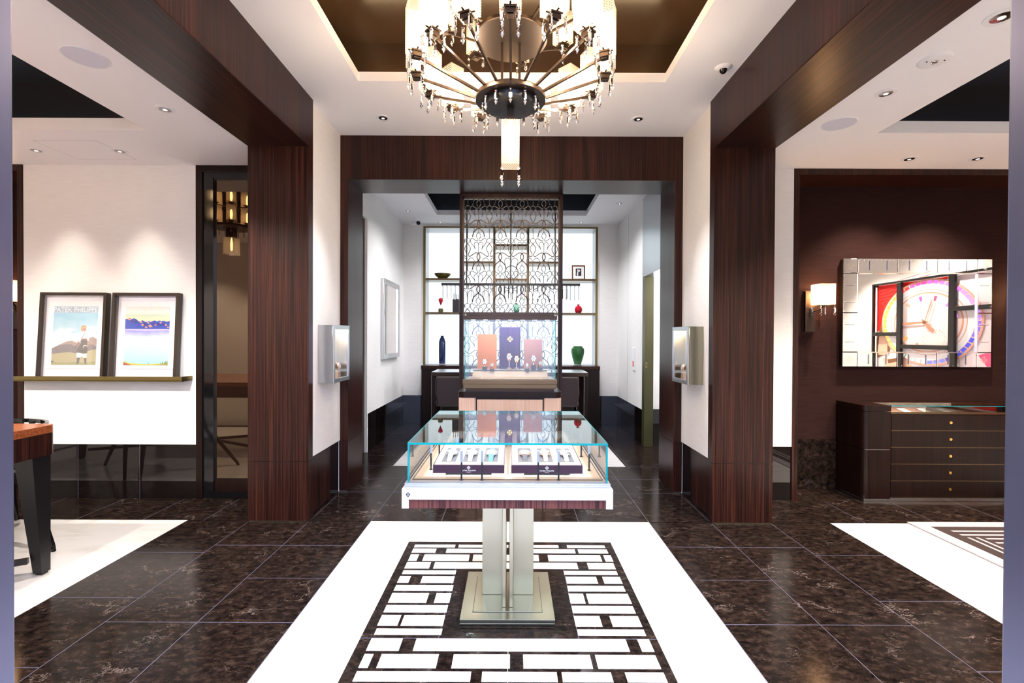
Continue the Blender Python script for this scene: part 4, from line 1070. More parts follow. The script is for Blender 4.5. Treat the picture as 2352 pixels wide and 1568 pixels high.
# ================================================================== LEFT ROOM
t = thing('picture_ledge', 'long olive bronze picture ledge on the left room wall', 'shelf', (-3.66, 4.28, 1.09))
b = MB(); b.box(-4.50, -2.935, 4.19, 4.335, 1.098, 1.104); b.box(-4.50, -2.935, 4.19, 4.196, 1.092, 1.137); b.box(-4.50, -2.935, 4.196, 4.335, 1.092, 1.098); b.box(-2.941, -2.935, 4.196, 4.335, 1.098, 1.137)
obj('ledge', b, 'bronze_olive', t, bevel=.001)
def printmat(name, fn):
    m, nt, b = nodes(name); b.inputs['Roughness'].default_value = .5
    fn(nt, b)
def skyprint(nt, b):
    L = nt.links.new; mp = pos(nt, (1, 1, 1), True); sx = N(nt, 'ShaderNodeSeparateXYZ'); L(mp.outputs[0], sx.inputs[0])
    n = N(nt, 'ShaderNodeTexNoise', Scale=9.0, Detail=5.0); mp2 = pos(nt, (1, 1, 2.2), True); L(mp2.outputs[0], n.inputs['Vector'])
    a = N(nt, 'ShaderNodeMath', operation='MULTIPLY_ADD'); L(n.outputs[0], a.inputs[0]); a.inputs[1].default_value = .30; L(sx.outputs[2], a.inputs[2])
    r = ramp(nt, [(.36, (.86, .82, .78)), (.52, (.80, .82, .84)), (.62, (.34, .60, .72)), (.78, (.17, .50, .70))]); L(a.outputs[0], r.inputs[0]); L(r.outputs[0], b.inputs['Base Color'])
printmat('print_sky', skyprint)
def lakeprint(nt, b):
    L = nt.links.new; mp = pos(nt, (1, 1, 1), True); sx = N(nt, 'ShaderNodeSeparateXYZ'); L(mp.outputs[0], sx.inputs[0])
    n = N(nt, 'ShaderNodeTexNoise', Scale=14.0, Detail=6.0); L(mp.outputs[0], n.inputs['Vector'])
    a = N(nt, 'ShaderNodeMath', operation='MULTIPLY_ADD'); L(n.outputs[0], a.inputs[0]); a.inputs[1].default_value = .06; L(sx.outputs[2], a.inputs[2])
    r = ramp(nt, [(.16, (.30, .60, .62)), (.34, (.50, .72, .78)), (.42, (.52, .62, .82)), (.475, (.30, .28, .70)), (.56, (.82, .72, .45)), (.62, (.52, .66, .50)), (.66, (.82, .76, .60))]); L(a.outputs[0], r.inputs[0]); L(r.outputs[0], b.inputs['Base Color'])
printmat('print_lake', lakeprint)
for nm, c in dict(p_hill=(.10, .085, .11), p_hill2=(.27, .20, .17), p_grass=(.34, .31, .15), p_grass2=(.24, .24, .08), p_white=(.85, .85, .87), p_black=(.012, .012, .016), p_skin=(.42, .16, .09), p_fur=(.45, .27, .08), p_sash=(.22, .02, .03), p_cloud=(.84, .80, .76),
                  p_blue=(.025, .07, .42), p_blue2=(.06, .03, .20), p_peach=(.75, .32, .20), p_shore=(.45, .42, .06), p_cream=(.84, .78, .66), p_red=(.3, .05, .04), p_mist=(.52, .50, .78), p_band=(.26, .40, .55)).items(): pm(nm, c, .5)
def poster(xc, label, art):
    t = thing('framed_poster', label, 'picture', (xc, 4.225, 1.1045))
    W, Hh, f, dp = .302, .790, .026, .052
    b = MB(); b.box(-W, W, 0, dp, 0, f*.7); b.box(-W, W, 0, dp, Hh-f, Hh); b.box(-W, -W+f, 0, dp, f*.7, Hh-f); b.box(W-f, W, 0, dp, f*.7, Hh-f)
    obj('frame', b, 'frame_bronze', t, local=True, bevel=.0015)
    b = MB(); b.box(-W+f, W-f, dp-.008, dp-.002, f*.7, Hh-f); obj('mat_board', b, 'mat_board', t, local=True)
    yp = dp-.014
    b = MB(); b.box(-.246, .250, yp, dp-.0081, .098, .715); b.box(-.246, .250, yp-.001, yp, .10, .115)
    obj('paper_sheet', b, 'paper_white', t, local=True, bevel=.001)
    mats = []; b = MB(); lay = [0]
    def P(pts, m):
        if m not in mats: mats.append(m)
        lay[0] += 1; d = yp-.0004-.00012*lay[0]
        b.prism([(-.203+u*.406, d, .132+v*.534) for u, v in pts], (0, .0001, 0), mats.index(m))
    def T(s, h, v, m, w):
        if m not in mats: mats.append(m)
        lay[0] += 1; vs, fs, ww = text_mb(s, h); k = w/ww
        b._add([(p[0]*k, yp-.0004-.00012*lay[0], .132+v*.534+p[2]) for p in vs], fs, mats.index(m))
    art(P, T)
    obj('print', b, mats, t, local=True)
    b = MB(); b.box(-W+f, W-f, .010, .012, f*.7, Hh-f); obj('glazing', b, 'glass_frame', t, local=True)
    t.rotation_euler = (-.060, 0, 0)
def art1(P, T):
    q = lambda L: [((x-190)/700, (1020-y)/920) for x, y in L]
    P([(0, 0), (1, 0), (1, 1), (0, 1)], 'print_sky')
    P([(.0, .893), (1, .893), (1, .995), (0, .995)], 'p_band')
    P(q([(190, 760), (240, 735), (330, 690), (420, 650), (500, 640), (560, 665), (700, 690), (770, 600), (820, 575), (890, 610), (890, 860), (190, 860)]), 'p_hill2')
    P(q([(190, 765), (300, 715), (380, 700), (480, 690), (560, 730), (700, 740), (760, 690), (830, 700), (890, 740), (890, 850), (190, 850)]), 'p_hill')
    P(q([(190, 850), (330, 830), (480, 820), (620, 850), (760, 800), (890, 770), (890, 1020), (190, 1020)]), 'p_grass')
    P(q([(190, 975), (400, 985), (560, 975), (720, 985), (890, 960), (890, 1020), (190, 1020)]), 'p_grass2')
    P(q([(190, 960), (215, 955), (240, 975), (190, 985)]), 'p_black')
    P(q([(585, 905), (583, 830), (650, 830), (650, 905)]), 'p_white'); P(q([(690, 910), (690, 830), (745, 830), (740, 910)]), 'p_white')
    P(q([(650, 835), (740, 835), (735, 905), (640, 880)]), 'p_white')
    P(q([(590, 905), (640, 905), (632, 960), (625, 1000), (585, 1005), (597, 960)]), 'p_black'); P(q([(705, 912), (745, 912), (745, 970), (752, 1005), (720, 1005), (712, 970)]), 'p_black')
    P(q([(650, 600), (738, 600), (745, 700), (755, 780), (748, 838), (690, 845), (580, 815), (590, 790), (610, 730), (640, 670)]), 'p_black')
    P(q([(650, 598), (738, 598), (738, 630), (645, 630)]), 'p_sash')
    P(q([(640, 500), (700, 490), (745, 505), (765, 580), (768, 640), (745, 640), (738, 606), (650, 606), (630, 600), (615, 660), (590, 640), (605, 560), (615, 515)]), 'p_white')
    P(q([(600, 640), (618, 655), (598, 700), (565, 740), (560, 720), (585, 680)]), 'p_skin'); P(q([(745, 640), (768, 640), (770, 700), (752, 740), (740, 735), (752, 690)]), 'p_skin')
    P(q([(550, 755), (560, 730), (640, 640), (648, 645), (575, 735), (560, 760)]), 'p_black')
    P(q([(682, 745), (690, 715), (715, 705), (745, 720), (743, 728), (715, 715), (698, 722), (692, 748)]), 'p_cream')
    P(q([(655, 445), (700, 440), (718, 452), (716, 478), (698, 492), (668, 490), (655, 475)]), 'p_skin')
    P(q([(640, 480), (632, 440), (640, 410), (665, 396), (700, 398), (722, 415), (725, 440), (700, 430), (675, 438), (662, 455), (662, 488), (650, 495)]), 'p_fur')
    P(q([(700, 500), (706, 503), (660, 610), (652, 608)]), 'p_black')
    T('PATEK PHILIPPE', .043, .905, 'p_white', .398)
    P([(.015, .888), (.34, .888), (.34, .892), (.015, .892)], 'p_white'); P([(.82, .888), (.985, .888), (.985, .892), (.82, .892)], 'p_white')
def art2(P, T):
    P([(0, 0), (1, 0), (1, 1), (0, 1)], 'print_lake')
    P([(0, .865), (1, .87), (1, 1), (0, 1)], 'p_cream')
    T('PATEK PHILIPPE', .043, .905, 'p_mist' if False else 'mat_board', .398)
    rnd = random.Random(5)
    top = [(0, .785), (.05, .795), (.09, .81), (.13, .79), (.2, .80), (.25, .785), (.3, .75), (.34, .745), (.38, .77), (.43, .75), (.47, .735), (.52, .755), (.57, .74), (.62, .76), (.67, .765), (.71, .75), (.76, .765), (.82, .755), (.87, .762), (.93, .745), (1, .76)]
    P([(0, .62)]+[(1, .62)]+top[::-1], 'p_blue')
    P([(0, .62), (1, .62), (1, .60), (.5, .585), (0, .60)], 'p_mist')
    for u, v, s in ((.08, .80, .06), (.12, .79, .04), (.36, .75, .06), (.40, .70, .07), (.52, .735, .05), (.57, .69, .09), (.69, .70, .06), (.80, .74, .05), (.92, .70, .06), (.97, .66, .05), (.48, .66, .06)):
        P([(u-s*.6, v-.01), (u-s*.1, v-s*.55), (u+s*.25, v-s*.35), (u+s*.6, v-s*.45), (u+s*.15, v), (u, v+.008)], 'p_peach')
    for u, v, s in ((.15, .77, .05), (.24, .76, .05), (.45, .71, .05), (.65, .73, .05), (.74, .72, .05), (.86, .72, .05)):
        P([(u-s, v-s), (u, v-s*.4), (u+s, v-s*1.1), (u+s*.3, v+.01), (u-s*.2, v)], 'p_blue2')
    P([(0, 0), (1, 0), (1, .075), (.93, .035), (.8, .03), (.6, .018), (.4, .022), (.25, .03), (.1, .045), (0, .075)], 'p_shore')
    P([(0, .0), (.2, .0), (.08, .03), (0, .05)], 'p_red'); P([(.7, 0), (1, 0), (1, .02), (.85, .015)], 'p_grass2')
    for u, h in ((.56, .03), (.84, .035), (.88, .045), (.92, .04), (.95, .05), (.98, .055)): P([(u-.006, .02), (u+.006, .02), (u+.004, .02+h), (u-.004, .02+h)], 'p_black')
poster(-3.976, 'left framed poster of a person in fur hat, white tunic and black skirt, mountains behind', art1)
poster(-3.318, 'right framed poster of blue mountains over a pale lake', art2)
# counter-height desk at the left edge
t = thing('tall_desk', 'reddish wooden high desk with black tapered legs at the left edge of the photo', 'desk', (-3.9, 2.3, 0))
def slab(b, z0, z1, g=0, mi=0): b.prism([(x, y, z0) for x, y in rounded(-5.3+g, -2.894-g, 1.62+g, 3.0-g, .045)], (0, 0, z1-z0), mi)
b = MB(); slab(b, .889, .937); obj('top', b, 'wood_top', t)
b = MB(); slab(b, .886, .889, .003); obj('shadow_gap', b, 'black', t)
b = MB(); slab(b, .752, .886); obj('apron', b, 'wood_v', t)
for sx, sy in ((1, 1), (-1, 1), (1, -1), (-1, -1)):
    cx, cy = -4.097+sx*1.12, 2.31+sy*.615
    b = MB(); vs = []
    a, c = .058, .028
    P0 = [(cx-a, cy-a), (cx+a, cy-a), (cx+a, cy+a), (cx-a, cy+a)]
    ox, oy = cx+sx*.028, cy+sy*.028
    P1 = [(ox-c, oy-c), (ox+c, oy-c), (ox+c, oy+c), (ox-c, oy+c)]
    b._add([(x, y, .752) for x, y in P0]+[(x, y, .012) for x, y in P1], [(0, 3, 2, 1)[::-1], (4, 5, 6, 7)[::-1], (0, 4, 5, 1), (1, 5, 6, 2), (2, 6, 7, 3), (3, 7, 4, 0)])
    b.box(ox-.02, ox+.02, oy-.02, oy+.02, 0, .012)
    obj('leg', b, 'black', t)
b = MB(); b.tube([(-2.99, 2.91, .10), (-5.2, 1.72, .10)], 0, rect=(.03, .034)); b.tube([(-5.2, 2.91, .10), (-2.99, 1.72, .10)], 0, rect=(.03, .034)); obj('stretcher', b, 'black', t)
t = thing('tub_chair', 'black framed tub chair with curved back rail behind the high desk, far left', 'chair', (-3.93, 3.5, 0))
b = MB(); b.lathe([(.26, .50), (.31, .51), (.32, .56), (.28, .59)], (0, 0, 0), 36, sy=.9); obj('seat', b, 'leather_brown', t, local=True, smooth=True)
b = MB(); b.lathe([(.322, .497), (.326, .500), (.326, .512), (.322, .515)], (0, 0, 0), 36, sy=.9); obj('seat_trim', b, 'champagne', t, local=True)
b = MB(); b.tube([(.40*math.cos(a), .30*math.sin(a)-.02, .812+.006*math.sin(a)) for a in [PI*(-.06+k*1.12/20) for k in range(21)]], 0, rect=(.022, .03)); obj('back_rail', b, 'black_gloss', t, local=True, smooth=True)
for sx in (-1, 1):
    b = MB(); b.tube([(sx*.40, -.06, .812), (sx*.48, -.13, .45), (sx*.75, -.24, .03), (sx*.76, -.243, 0)], [.022, .026, .016, .014], 8); obj('leg', b, 'black_gloss', t, local=True, smooth=True)
    b = MB(); b.tube([(sx*.10, .26, .812), (sx*.10, .27, .45), (sx*.08, .31, 0)], [.020, .024, .014], 8); obj('leg', b, 'black_gloss', t, local=True, smooth=True)

# ================================================================== RIGHT ROOM
t = thing('drawer_cabinet', 'dark wooden cabinet of five drawers with lit glass vitrine top under the wall mirror', 'cabinet', (4.045, 4.52, 0))
X0, X1, V0, V1, YF, YB2 = 3.25, 4.84, 3.503, 4.59, 4.318, 4.688
b = MB()
def side(x0, x1, rl):
    z = [(.03, .482), (.487, .832), (.836, .889)]
    for z0, z1 in z:
        r = .05
        if rl: pts = [(x0+r-r*math.cos(k*PI/12), YF+r-r*math.sin(k*PI/12)) for k in range(7)]+[(x1, YF), (x1, YB2), (x0, YB2)]
        else: pts = [(x0, YF)]+[(x1-r+r*math.sin(k*PI/12), YF+r-r*math.cos(k*PI/12)) for k in range(7)]+[(x1, YB2), (x0, YB2)]
        b.prism([(x, y, z0) for x, y in pts], (0, 0, z1-z0))
side(X0, V0-.004, True); obj('end_section', b, 'wood_dark', t)
b = MB(); side(V1+.004, X1, False); obj('end_section', b, 'wood_dark', t)
b = MB(); b.box(X0+.02, X1-.02, YF+.03, YB2, 0, .03); b.box(X0+.01, X0+.015, YF+.005, YF+.03, 0, .06); b.box(X0+.012, V0-.01, YF+.003, YF+.02, .482, .487); obj('plinth', b, 'steel', t)
b = MB(); b.box(V0, V1, YF+.03, YB2, .03, .815, 0); b.box(V0, V1, 4.60, YB2, .815, .889, 1); obj('carcass', b, ['black', 'wood_dark'], t)
b = MB(); b.box(V0, V1, YF+.002, YF+.012, .812, .832); obj('bronze_rail', b, 'bronze', t)
ze = [.806, .655, .500, .346, .192, .040]
for k in range(5):
    b = MB(); b.box(V0+.002, V1-.002, YF, YF+.03, ze[k+1]+.010, ze[k]); dr = obj('drawer', b, 'wood_dark', t)
    b = MB(); zk = (ze[k]+ze[k+1])/2+.005; b.tube([(4.047, YF, zk), (4.047, YF-.006, zk)], .013, 20); b.tube([(4.047, YF-.006, zk), (4.047, YF-.010, zk)], .004, 10); obj('knob', b, 'gold', dr, smooth=True)
    b = MB(); b.box(V0+.002, V1-.002, YF+.004, YF+.02, ze[k+1]+.001, ze[k+1]+.009); obj('edge_strip', b, 'bronze', dr)
b = MB(); b.box(V0, V1, YF+.002, YF+.006, .832, .884); b.box(V0, V1, YF+.002, 4.60, .884, .889); obj('vitrine_glass', b, 'glass', t)
b = MB(); b.box(V0, V1, YF+.0, YF+.007, .884, .8895); obj('glass_edge', b, 'glass_edge', t)
b = MB(); b.box(V0, V1, YF+.012, 4.60, .815, .822); b.box(V0, V1, 4.585, 4.60, .822, .884); obj('tray', b, 'wood_top', t)
b = MB(); b.box(V0+.02, V1-.3, 4.575, 4.583, .874, .882); obj('light_strip', b, 'case_light', t)
for k in range(3):
    x = 3.70+k*.19
    n_ = ('left', 'middle', 'right')[k]
    tt = thing('jewellery_card', '%s white card lying in the lit vitrine top of the drawer cabinet' % n_, 'display card', (x, 4.42, .822), 'cards in the drawer cabinet vitrine')
    b = MB(); b.prism([(x-.03, 4.37, .8225), (x+.03, 4.37, .8225), (x+.035, 4.46, .842), (x-.035, 4.46, .842)], (0, 0, .003)); obj('card', b, 'paper_white', tt)
    b = MB(); b.tube([(x+.012*math.cos(a*PI/8), 4.41+.012*math.sin(a*PI/8), .839) for a in range(16)], .002, 6, closed=True); obj('ring', b, 'gold', tt)
# ---- mirror
MX0, MX1, MZ0, MZ1 = S(1936, 700, 4.64).x, S(2279, 700, 4.64).x, S(2100, 843, 4.64).z, S(2100, 593.5, 4.64).z
t = thing('wall_mirror', 'large rectangular wall mirror with segmented mirrored border on the dark wall', 'mirror', ((MX0+MX1)/2, 4.67, MZ0))
b = MB(); b.box(MX0+.01, MX1-.01, 4.655, 4.70, MZ0+.01, MZ1-.01); obj('backing', b, 'black', t)
bw = .147
ix0, ix1, iz0, iz1 = MX0+bw, MX1-bw, MZ0+bw, MZ1-bw
b = MB(); b.box(ix0, ix1, 4.648, 4.655, iz0, iz1); obj('mirror_glass', b, 'mirror', t)
def tile(x0, x1, z0, z1):
    b = MB(); g = .0025; b.box(x0+g, x1-g, 4.640, 4.655, z0+g, z1-g); return obj('border_tile', b, 'mirror', t, bevel=.0035)
tw = (ix1-ix0)/3
b2 = MB()
for k in range(3):
    for z0, z1 in ((MZ0, iz0), (iz1, MZ1)): tile(ix0+k*tw, ix0+(k+1)*tw, z0, z1)
    for j in (.28, .72):
        for z0, z1 in ((MZ0, iz0), (iz1, MZ1)):
            x = ix0+(k+j)*tw; b2.box(x-.005, x+.005, 4.6385, 4.6400, z0+.028, z1-.022, 0); b2.box(x+.005, x+.012, 4.6385, 4.6400, z0+.026, z1-.02, 1)
th = (iz1-iz0)/2
for k in range(2):
    for x0, x1 in ((MX0, ix0), (ix1, MX1)): tile(x0, x1, iz0+k*th, iz0+(k+1)*th)
    for j in (.28, .72):
        for x0, x1 in ((MX0, ix0), (ix1, MX1)):
            z = iz0+(k+j)*th; b2.box(x0+.022, x1-.028, 4.6385, 4.6400, z-.005, z+.005, 1); b2.box(x0+.024, x1-.03, 4.6385, 4.6400, z-.012, z-.007, 0)
for x0, x1 in ((MX0, ix0), (ix1, MX1)):
    for z0, z1 in ((MZ0, iz0), (iz1, MZ1)):
        tile(x0, x1, z0, z1)
        for P in cross_polys(.042): b2.prism([((x0+x1)/2+x, 4.6400, (z0+z1)/2+z) for x, z in P], (0, -.0008, 0), 1)
for k in range(28):
    x = ix0+(k+.5)*(ix1-ix0)/28
    b2.box(x-.0035, x+.0035, 4.6385, 4.6400, MZ0+.012, MZ0+.019, 1); b2.box(x-.0035, x+.0035, 4.6385, 4.6400, MZ1-.024, MZ1-.017, 1)
for k in range(18):
    z = iz0+(k+.5)*(iz1-iz0)/18
    b2.box(MX0+.014, MX0+.021, 4.6385, 4.6400, z-.0035, z+.0035, 1); b2.box(MX1-.021, MX1-.014, 4.6385, 4.6400, z-.0035, z+.0035, 1)
obj('etched_marks', b2, ['mirror_mark', 'mirror_edge'], t)
b = MB()
for q in ((ix0-.006, ix1+.006, iz0-.006, iz0+.004), (ix0-.006, ix1+.006, iz1-.004, iz1+.006), (ix0-.006, ix0+.004, iz0, iz1), (ix1-.004, ix1+.006, iz0, iz1)): b.box(q[0], q[1], 4.634, 4.648, q[2], q[3])
obj('inner_bead', b, 'mirror_edge', t)
# ---- rug
t = thing('area_rug', 'dark rug with pale border and pale angular line pattern in the right room', 'rug', (4.2, 2.7, 0))
b = MB(); b.box(3.24, 5.2, 1.6, 3.828, .0005, .012); obj('pale_border', b, 'carpet_light', t, bevel=.004)
b = MB(); b.box(3.345, 5.095, 1.705, 3.725, .012, .0135); obj('dark_field', b, 'carpet_dark', t)
b = MB()
for y in (3.636, 3.567): b.box(3.43, 5.0, y-.012, y+.012, .0135, .0145)
for y in (3.50, 3.43, 3.36): b.box(3.56, 5.0, y-.011, y+.011, .0135, .0145)
for x in (3.445, 3.51): b.box(x-.011, x+.011, 1.9, 3.52, .0135, .0145)
for y in (1.8, 1.87, 2.0, 2.07): b.box(3.56, 5.0, y-.011, y+.011, .0135, .0145)
obj('pale_lines', b, 'carpet_light', t)
# ---- lit advertising panel on the right-hand wall, seen mirrored
def lit(name, c, e=.06):
    m, nt, b = nodes(name); b.inputs['Base Color'].default_value = (*c, 1); b.inputs['Roughness'].default_value = .4
    b.inputs['Emission Color'].default_value = (*c, 1); b.inputs['Emission Strength'].default_value = e
LC = dict(l_bg=(.78, .68, .74), l_red=(.85, .015, .01), l_redd=(.60, .0, .01), l_dial=(.88, .74, .74), l_rose=(.72, .36, .26), l_white=(.82, .80, .88), l_skin=(.80, .50, .36), l_brown=(.22, .09, .04), l_pink=(.75, .10, .25), l_hand=(.55, .26, .17))
for k, c in LC.items(): lit(k, c)
import colorsys
BZ = [(.85, .30, .05), (.85, .20, .04), (.75, .04, .05), (.72, .05, .25), (.65, .10, .45), (.50, .12, .55), (.42, .15, .62), (.25, .12, .55), (.10, .06, .5), (.04, .04, .35), (.03, .04, .3), (.10, .12, .4), (.25, .35, .45), (.35, .40, .35), (.55, .45, .10), (.80, .50, .05)]
for i, c in enumerate(BZ): lit('l_b%d' % i, c, .7)
t = thing('light_box', 'lit advertising panel of a jewelled wristwatch between black mullions, seen in the wall mirror', 'light box', (5.98, 2.8, .55))
mats = list(LC)+['l_b%d' % i for i in range(16)]
b = MB(); lay = [0]
def A(pts, m):
    lay[0] += 1; b.prism([(5.955-.0006*lay[0], y, z) for y, z in pts], (.0005, 0, 0), mats.index(m))
PY0, PY1, PZ0, PZ1 = 1.64, 4.0, .60, 2.36
A([(PY0, PZ0), (PY1, PZ0), (PY1, PZ1), (PY0, PZ1)], 'l_bg')
A([(PY0, 1.62), (2.2, 1.8), (2.9, PZ1), (PY0, PZ1)], 'l_red')
for k in range(10): A([(PY0+.05, 1.9+k*.05), (2.6, 2.02+k*.05), (2.6, 2.026+k*.05), (PY0+.05, 1.906+k*.05)], 'l_redd')
WY, WZ, RY, RZ = 2.56, 1.745, .81, .62
A([(PY0, 1.5), (1.78, 1.84), (1.95, 1.80), (1.9, 1.3), (PY0, 1.2)], 'l_brown'); A([(1.66, 1.25), (1.86, 1.25), (1.86, 1.58), (1.70, 1.60)], 'l_skin')
A([(1.75, 1.2), (2.2, 1.2), (2.9, .62), (1.9, .62)], 'l_skin')
for k in range(5): A([(1.85+k*.08, 1.18-k*.11), (2.08+k*.08, 1.22-k*.11), (2.10+k*.08, 1.17-k*.11), (1.87+k*.08, 1.12-k*.11)], 'l_rose' if k % 2 else 'l_brown')
A([(2.9, 1.0), (3.45, 1.05), (3.9, 1.5), (4.0, 1.3), (4.0, .62), (2.6, .62)], 'l_red'); A([(3.3, 1.3), (3.6, 1.4), (3.9, .9), (3.7, .8)], 'l_pink')
def ell(k, n=64, y=WY, z=WZ, ry=RY, rz=RZ): return [(y+ry*k*math.cos(2*PI*i/n), z+rz*k*math.sin(2*PI*i/n)) for i in range(n)]
A(ell(1.0), 'l_rose'); A(ell(.975), 'l_skin')
n = 48
lay[0] += 1; d = 5.955-.0006*lay[0]
for i in range(n):
    a0, a1 = 2*PI*i/n+.012, 2*PI*(i+1)/n-.012
    # angle measured from +Y axis; colour order runs left (pi) over the top to the right
    ci = int(((PI-(a0+a1)/2) % (2*PI))/(2*PI)*16) % 16
    b.prism([(d, WY+RY*k*math.cos(a), WZ+RZ*k*math.sin(a)) for k, a in ((.96, a0), (.96, a1), (.885, a1), (.885, a0))], (.0005, 0, 0), mats.index('l_b%d' % ci))
A(ell(.88), 'l_white'); A(ell(.76), 'l_rose'); A(ell(.745), 'l_white'); A(ell(.70), 'l_rose'); A(ell(.665), 'l_dial')
for i in range(12):
    a = 2*PI*i/12+.2; r = .56
    cy, cz = WY+RY*r*math.cos(a), WZ+RZ*r*math.sin(a); ty, tz = math.cos(a), math.sin(a)
    w = .016; h = .035
    A([(cy-tz*w-ty*h, cz+ty*w-tz*h), (cy+tz*w-ty*h, cz-ty*w-tz*h), (cy+tz*w*1.6+ty*h, cz-ty*w*1.6+tz*h), (cy-tz*w*1.6+ty*h, cz+ty*w*1.6+tz*h)], ['l_b5', 'l_b4', 'l_pink', 'l_b3', 'l_rose', 'l_b15', 'l_rose', 'l_b1', 'l_rose', 'l_rose', 'l_b8', 'l_b7'][i])
A(ell(.26, 40, WY+.14, WZ-.24), 'l_white'); A(ell(.25, 40, WY+.14, WZ-.24), 'l_dial')
for i in range(24):
    a = 2*PI*i/24; cy, cz = WY+.14, WZ-.24
    A([(cy+RY*.20*math.cos(a), cz+RZ*.20*math.sin(a)), (cy+RY*.235*math.cos(a), cz+RZ*.235*math.sin(a)), (cy+RY*.235*math.cos(a+.04), cz+RZ*.235*math.sin(a+.04)), (cy+RY*.20*math.cos(a+.04), cz+RZ*.20*math.sin(a+.04))], 'l_rose')
for ay, az, w in ((-.42, -.02, .022), (.13, .34, .012), (.14, -.14, .03)):
    L_ = math.hypot(ay, az); uy, uz = ay/L_, az/L_
    A([(WY-uy*.06-uz*w*.4, WZ-uz*.06+uy*w*.4), (WY-uy*.06+uz*w*.4, WZ-uz*.06-uy*w*.4), (WY+ay*.8+uz*w, WZ+az*.8-uy*w), (WY+ay, WZ+az), (WY+ay*.8-uz*w, WZ+az*.8+uy*w)], 'l_hand')
A(ell(.04, 20), 'l_brown')
obj('advertising_print', b, mats, t)
b = MB(); b.box(5.958, 5.999, PY0-.02, PY1+.02, PZ0-.02, PZ1+.02); obj('panel_body', b, 'white_lacquer', t)
b = MB()
fx0, fx1 = 5.885, 5.925
def bar(y0, y1, z0, z1): b.box(fx0, fx1, y0, y1, z0, z1)
bar(PY0-.03, PY0, PZ0, PZ1+.03); bar(PY0, PY1, PZ1, PZ1+.03); bar(2.10, 2.18, PZ0, PZ1); bar(2.955, 3.04, PZ0, PZ1); bar(PY0, PY1, PZ0-.03, PZ0); bar(PY1, PY1+.03, PZ0-.03, PZ1+.03)
bar(PY0, 2.10, 1.55, 1.61); bar(2.18, 2.955, 1.36, 1.42); bar(3.04, PY1, 1.88, 1.94)
for y in (PY0, PY1):
    for z in (PZ0, PZ1): b.box(5.9, 5.96, y-.02, y+.02, z-.02, z+.02)
obj('mullions', b, 'black', t, bevel=.004)

# ================================================================== LIGHT
WARM = (1, .90, .78); NEU = (.97, .97, 1)
for s in (-1, 1):
    spot(s*1.13, 4.18, 3.42, 75, 70, (s*.8, 3.5, 0), NEU)
    spot(s*1.2, 1.35, 3.40, 130, 84, (s*.9, 1.9, 0), (.95, .95, 1))  # added unseen spots without fixtures, extra light for the main room
spot(-2.40, 3.27, 3.05, 110, 95, None, WARM); spot(2.39, 3.015, 3.05, 110, 95, None, WARM); spot(2.385, 2.30, 3.05, 110, 95, None, WARM)
spot(-4.03, 4.00, 3.05, 28, 60, (-4.03, 4.06, 1.2), (1, .90, .76), .9, .03); spot(-3.33, 4.01, 3.05, 28, 60, (-3.33, 4.06, 1.2), (1, .90, .76), .9, .03)
spot(3.46, 4.105, 3.05, 130, 95, (3.5, 4.45, 1.2), (1, .82, .62), 1); spot(4.04, 4.09, 3.05, 130, 95, (4.2, 4.45, 1.2), (1, .82, .62), 1)
for x in (-5.0, -3.9, -2.9): spot(x, 1.3, 3.05, 95, 120, (x, 2.4, 0), WARM)  # added unseen spots near the facade, general light for the left room
for x in (2.9, 4.0, 5.2): spot(x, 1.3, 3.05, 95, 110, (x, 2.2, 0), WARM)  # added unseen spots near the facade, general light for the right room
spot(5.3, 3.0, 3.05, 40, 110, (5.9, 2.6, 1.2), WARM)  # added unseen spot that brightens the advertising panel
for x, y in ((-1.0, 6.6), (1.0, 6.6), (-.6, 7.7), (.6, 7.7), (0, 5.4)): spot(x, y, 3.42, 48, 140, None, NEU, 1)
light('corridor_fill', 'POINT', (2.6, 5.9, 2.3), 25, NEU, shadow_soft_size=.08)  # added fill light, only brightens the corridor beyond the doorway
light('showcase_lamp', 'AREA', (XC, 2.69, .985), 2.6, (.95, .96, 1), shape='RECTANGLE', size=.8, size_y=.8)
light('case_lamp', 'AREA', (XC, 4.72, 1.66), 1.5, (1, .9, .78), shape='RECTANGLE', size=.8, size_y=.25)
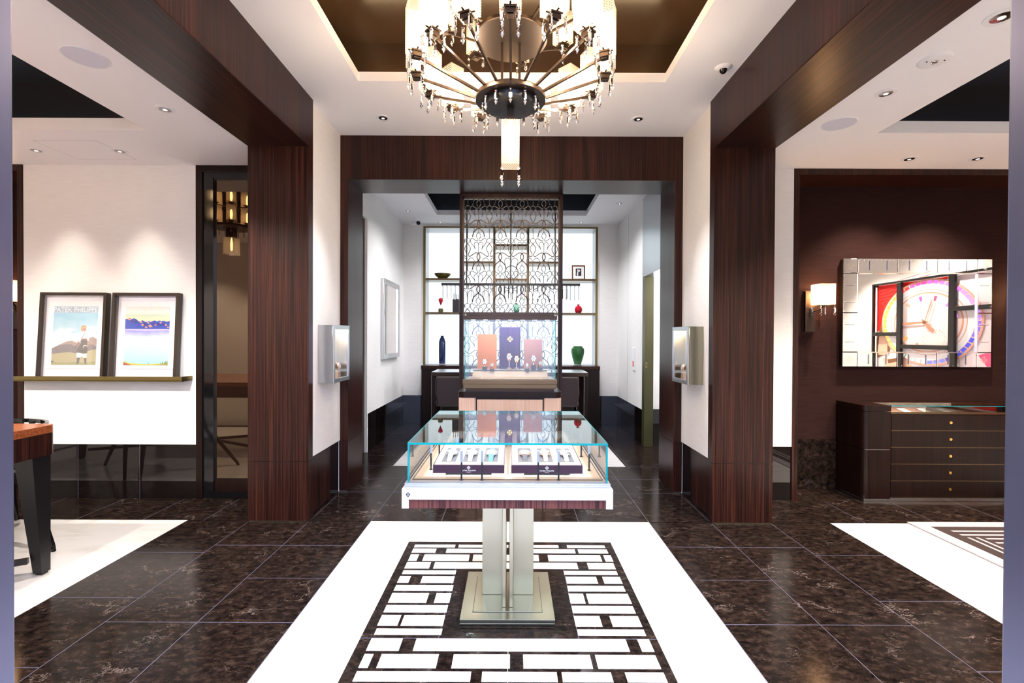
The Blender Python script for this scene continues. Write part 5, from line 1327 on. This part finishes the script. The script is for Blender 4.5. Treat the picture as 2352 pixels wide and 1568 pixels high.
# ================================================================== WORLD: bright cool street behind the camera
w = bpy.data.worlds.new('street'); bpy.context.scene.world = w; w.use_nodes = True
nt = w.node_tree; L = nt.links.new; bg = nt.nodes['Background']
tc = N(nt, 'ShaderNodeTexCoord'); sx = N(nt, 'ShaderNodeSeparateXYZ'); L(tc.outputs['Generated'], sx.inputs[0])
r = ramp(nt, [(.0, (.20, .20, .26)), (.48, (.30, .32, .42)), (.52, (.45, .52, .80)), (.75, (.62, .70, 1.0))])
mp = N(nt, 'ShaderNodeMapRange'); L(sx.outputs[2], mp.inputs[0]); mp.inputs[1].default_value = -1; mp.inputs[2].default_value = 1; L(mp.outputs[0], r.inputs[0])
mr = N(nt, 'ShaderNodeMapRange'); L(sx.outputs[0], mr.inputs[0]); mr.inputs[1].default_value = -1; mr.inputs[2].default_value = 1; mr.inputs[3].default_value = .35; mr.inputs[4].default_value = 1.65
mu = N(nt, 'ShaderNodeMath', operation='MULTIPLY'); L(mr.outputs[0], mu.inputs[0]); mu.inputs[1].default_value = 2.6
L(r.outputs[0], bg.inputs[0]); L(mu.outputs[0], bg.inputs[1])
# ================================================================== CAMERA
cd = bpy.data.cameras.new('camera'); cam = bpy.data.objects.new('camera', cd); C.objects.link(cam)
cd.sensor_width = 36; cd.sensor_fit = 'HORIZONTAL'; cd.lens = 36*F_PX/2352; cd.clip_start = .05
cam.location = CAM
cam.rotation_mode = 'XYZ'
M = Matrix.Rotation(PI/2-TILT, 4, 'X') @ Matrix.Rotation(ROLL, 4, 'Z')
cam.rotation_euler = M.to_euler()
sc_ = bpy.context.scene; sc_.camera = cam
vs_ = sc_.view_settings; vs_.view_transform = 'Standard'; vs_.look = 'None'; vs_.gamma = 1; vs_.use_curve_mapping = False; vs_.exposure = 1.5
sc_.cycles.max_bounces = 10; sc_.cycles.transparent_max_bounces = 24; sc_.cycles.glossy_bounces = 5; sc_.cycles.transmission_bounces = 8; sc_.cycles.diffuse_bounces = 4
sc_.cycles.sample_clamp_indirect = 6; sc_.cycles.caustics_reflective = False; sc_.cycles.caustics_refractive = False
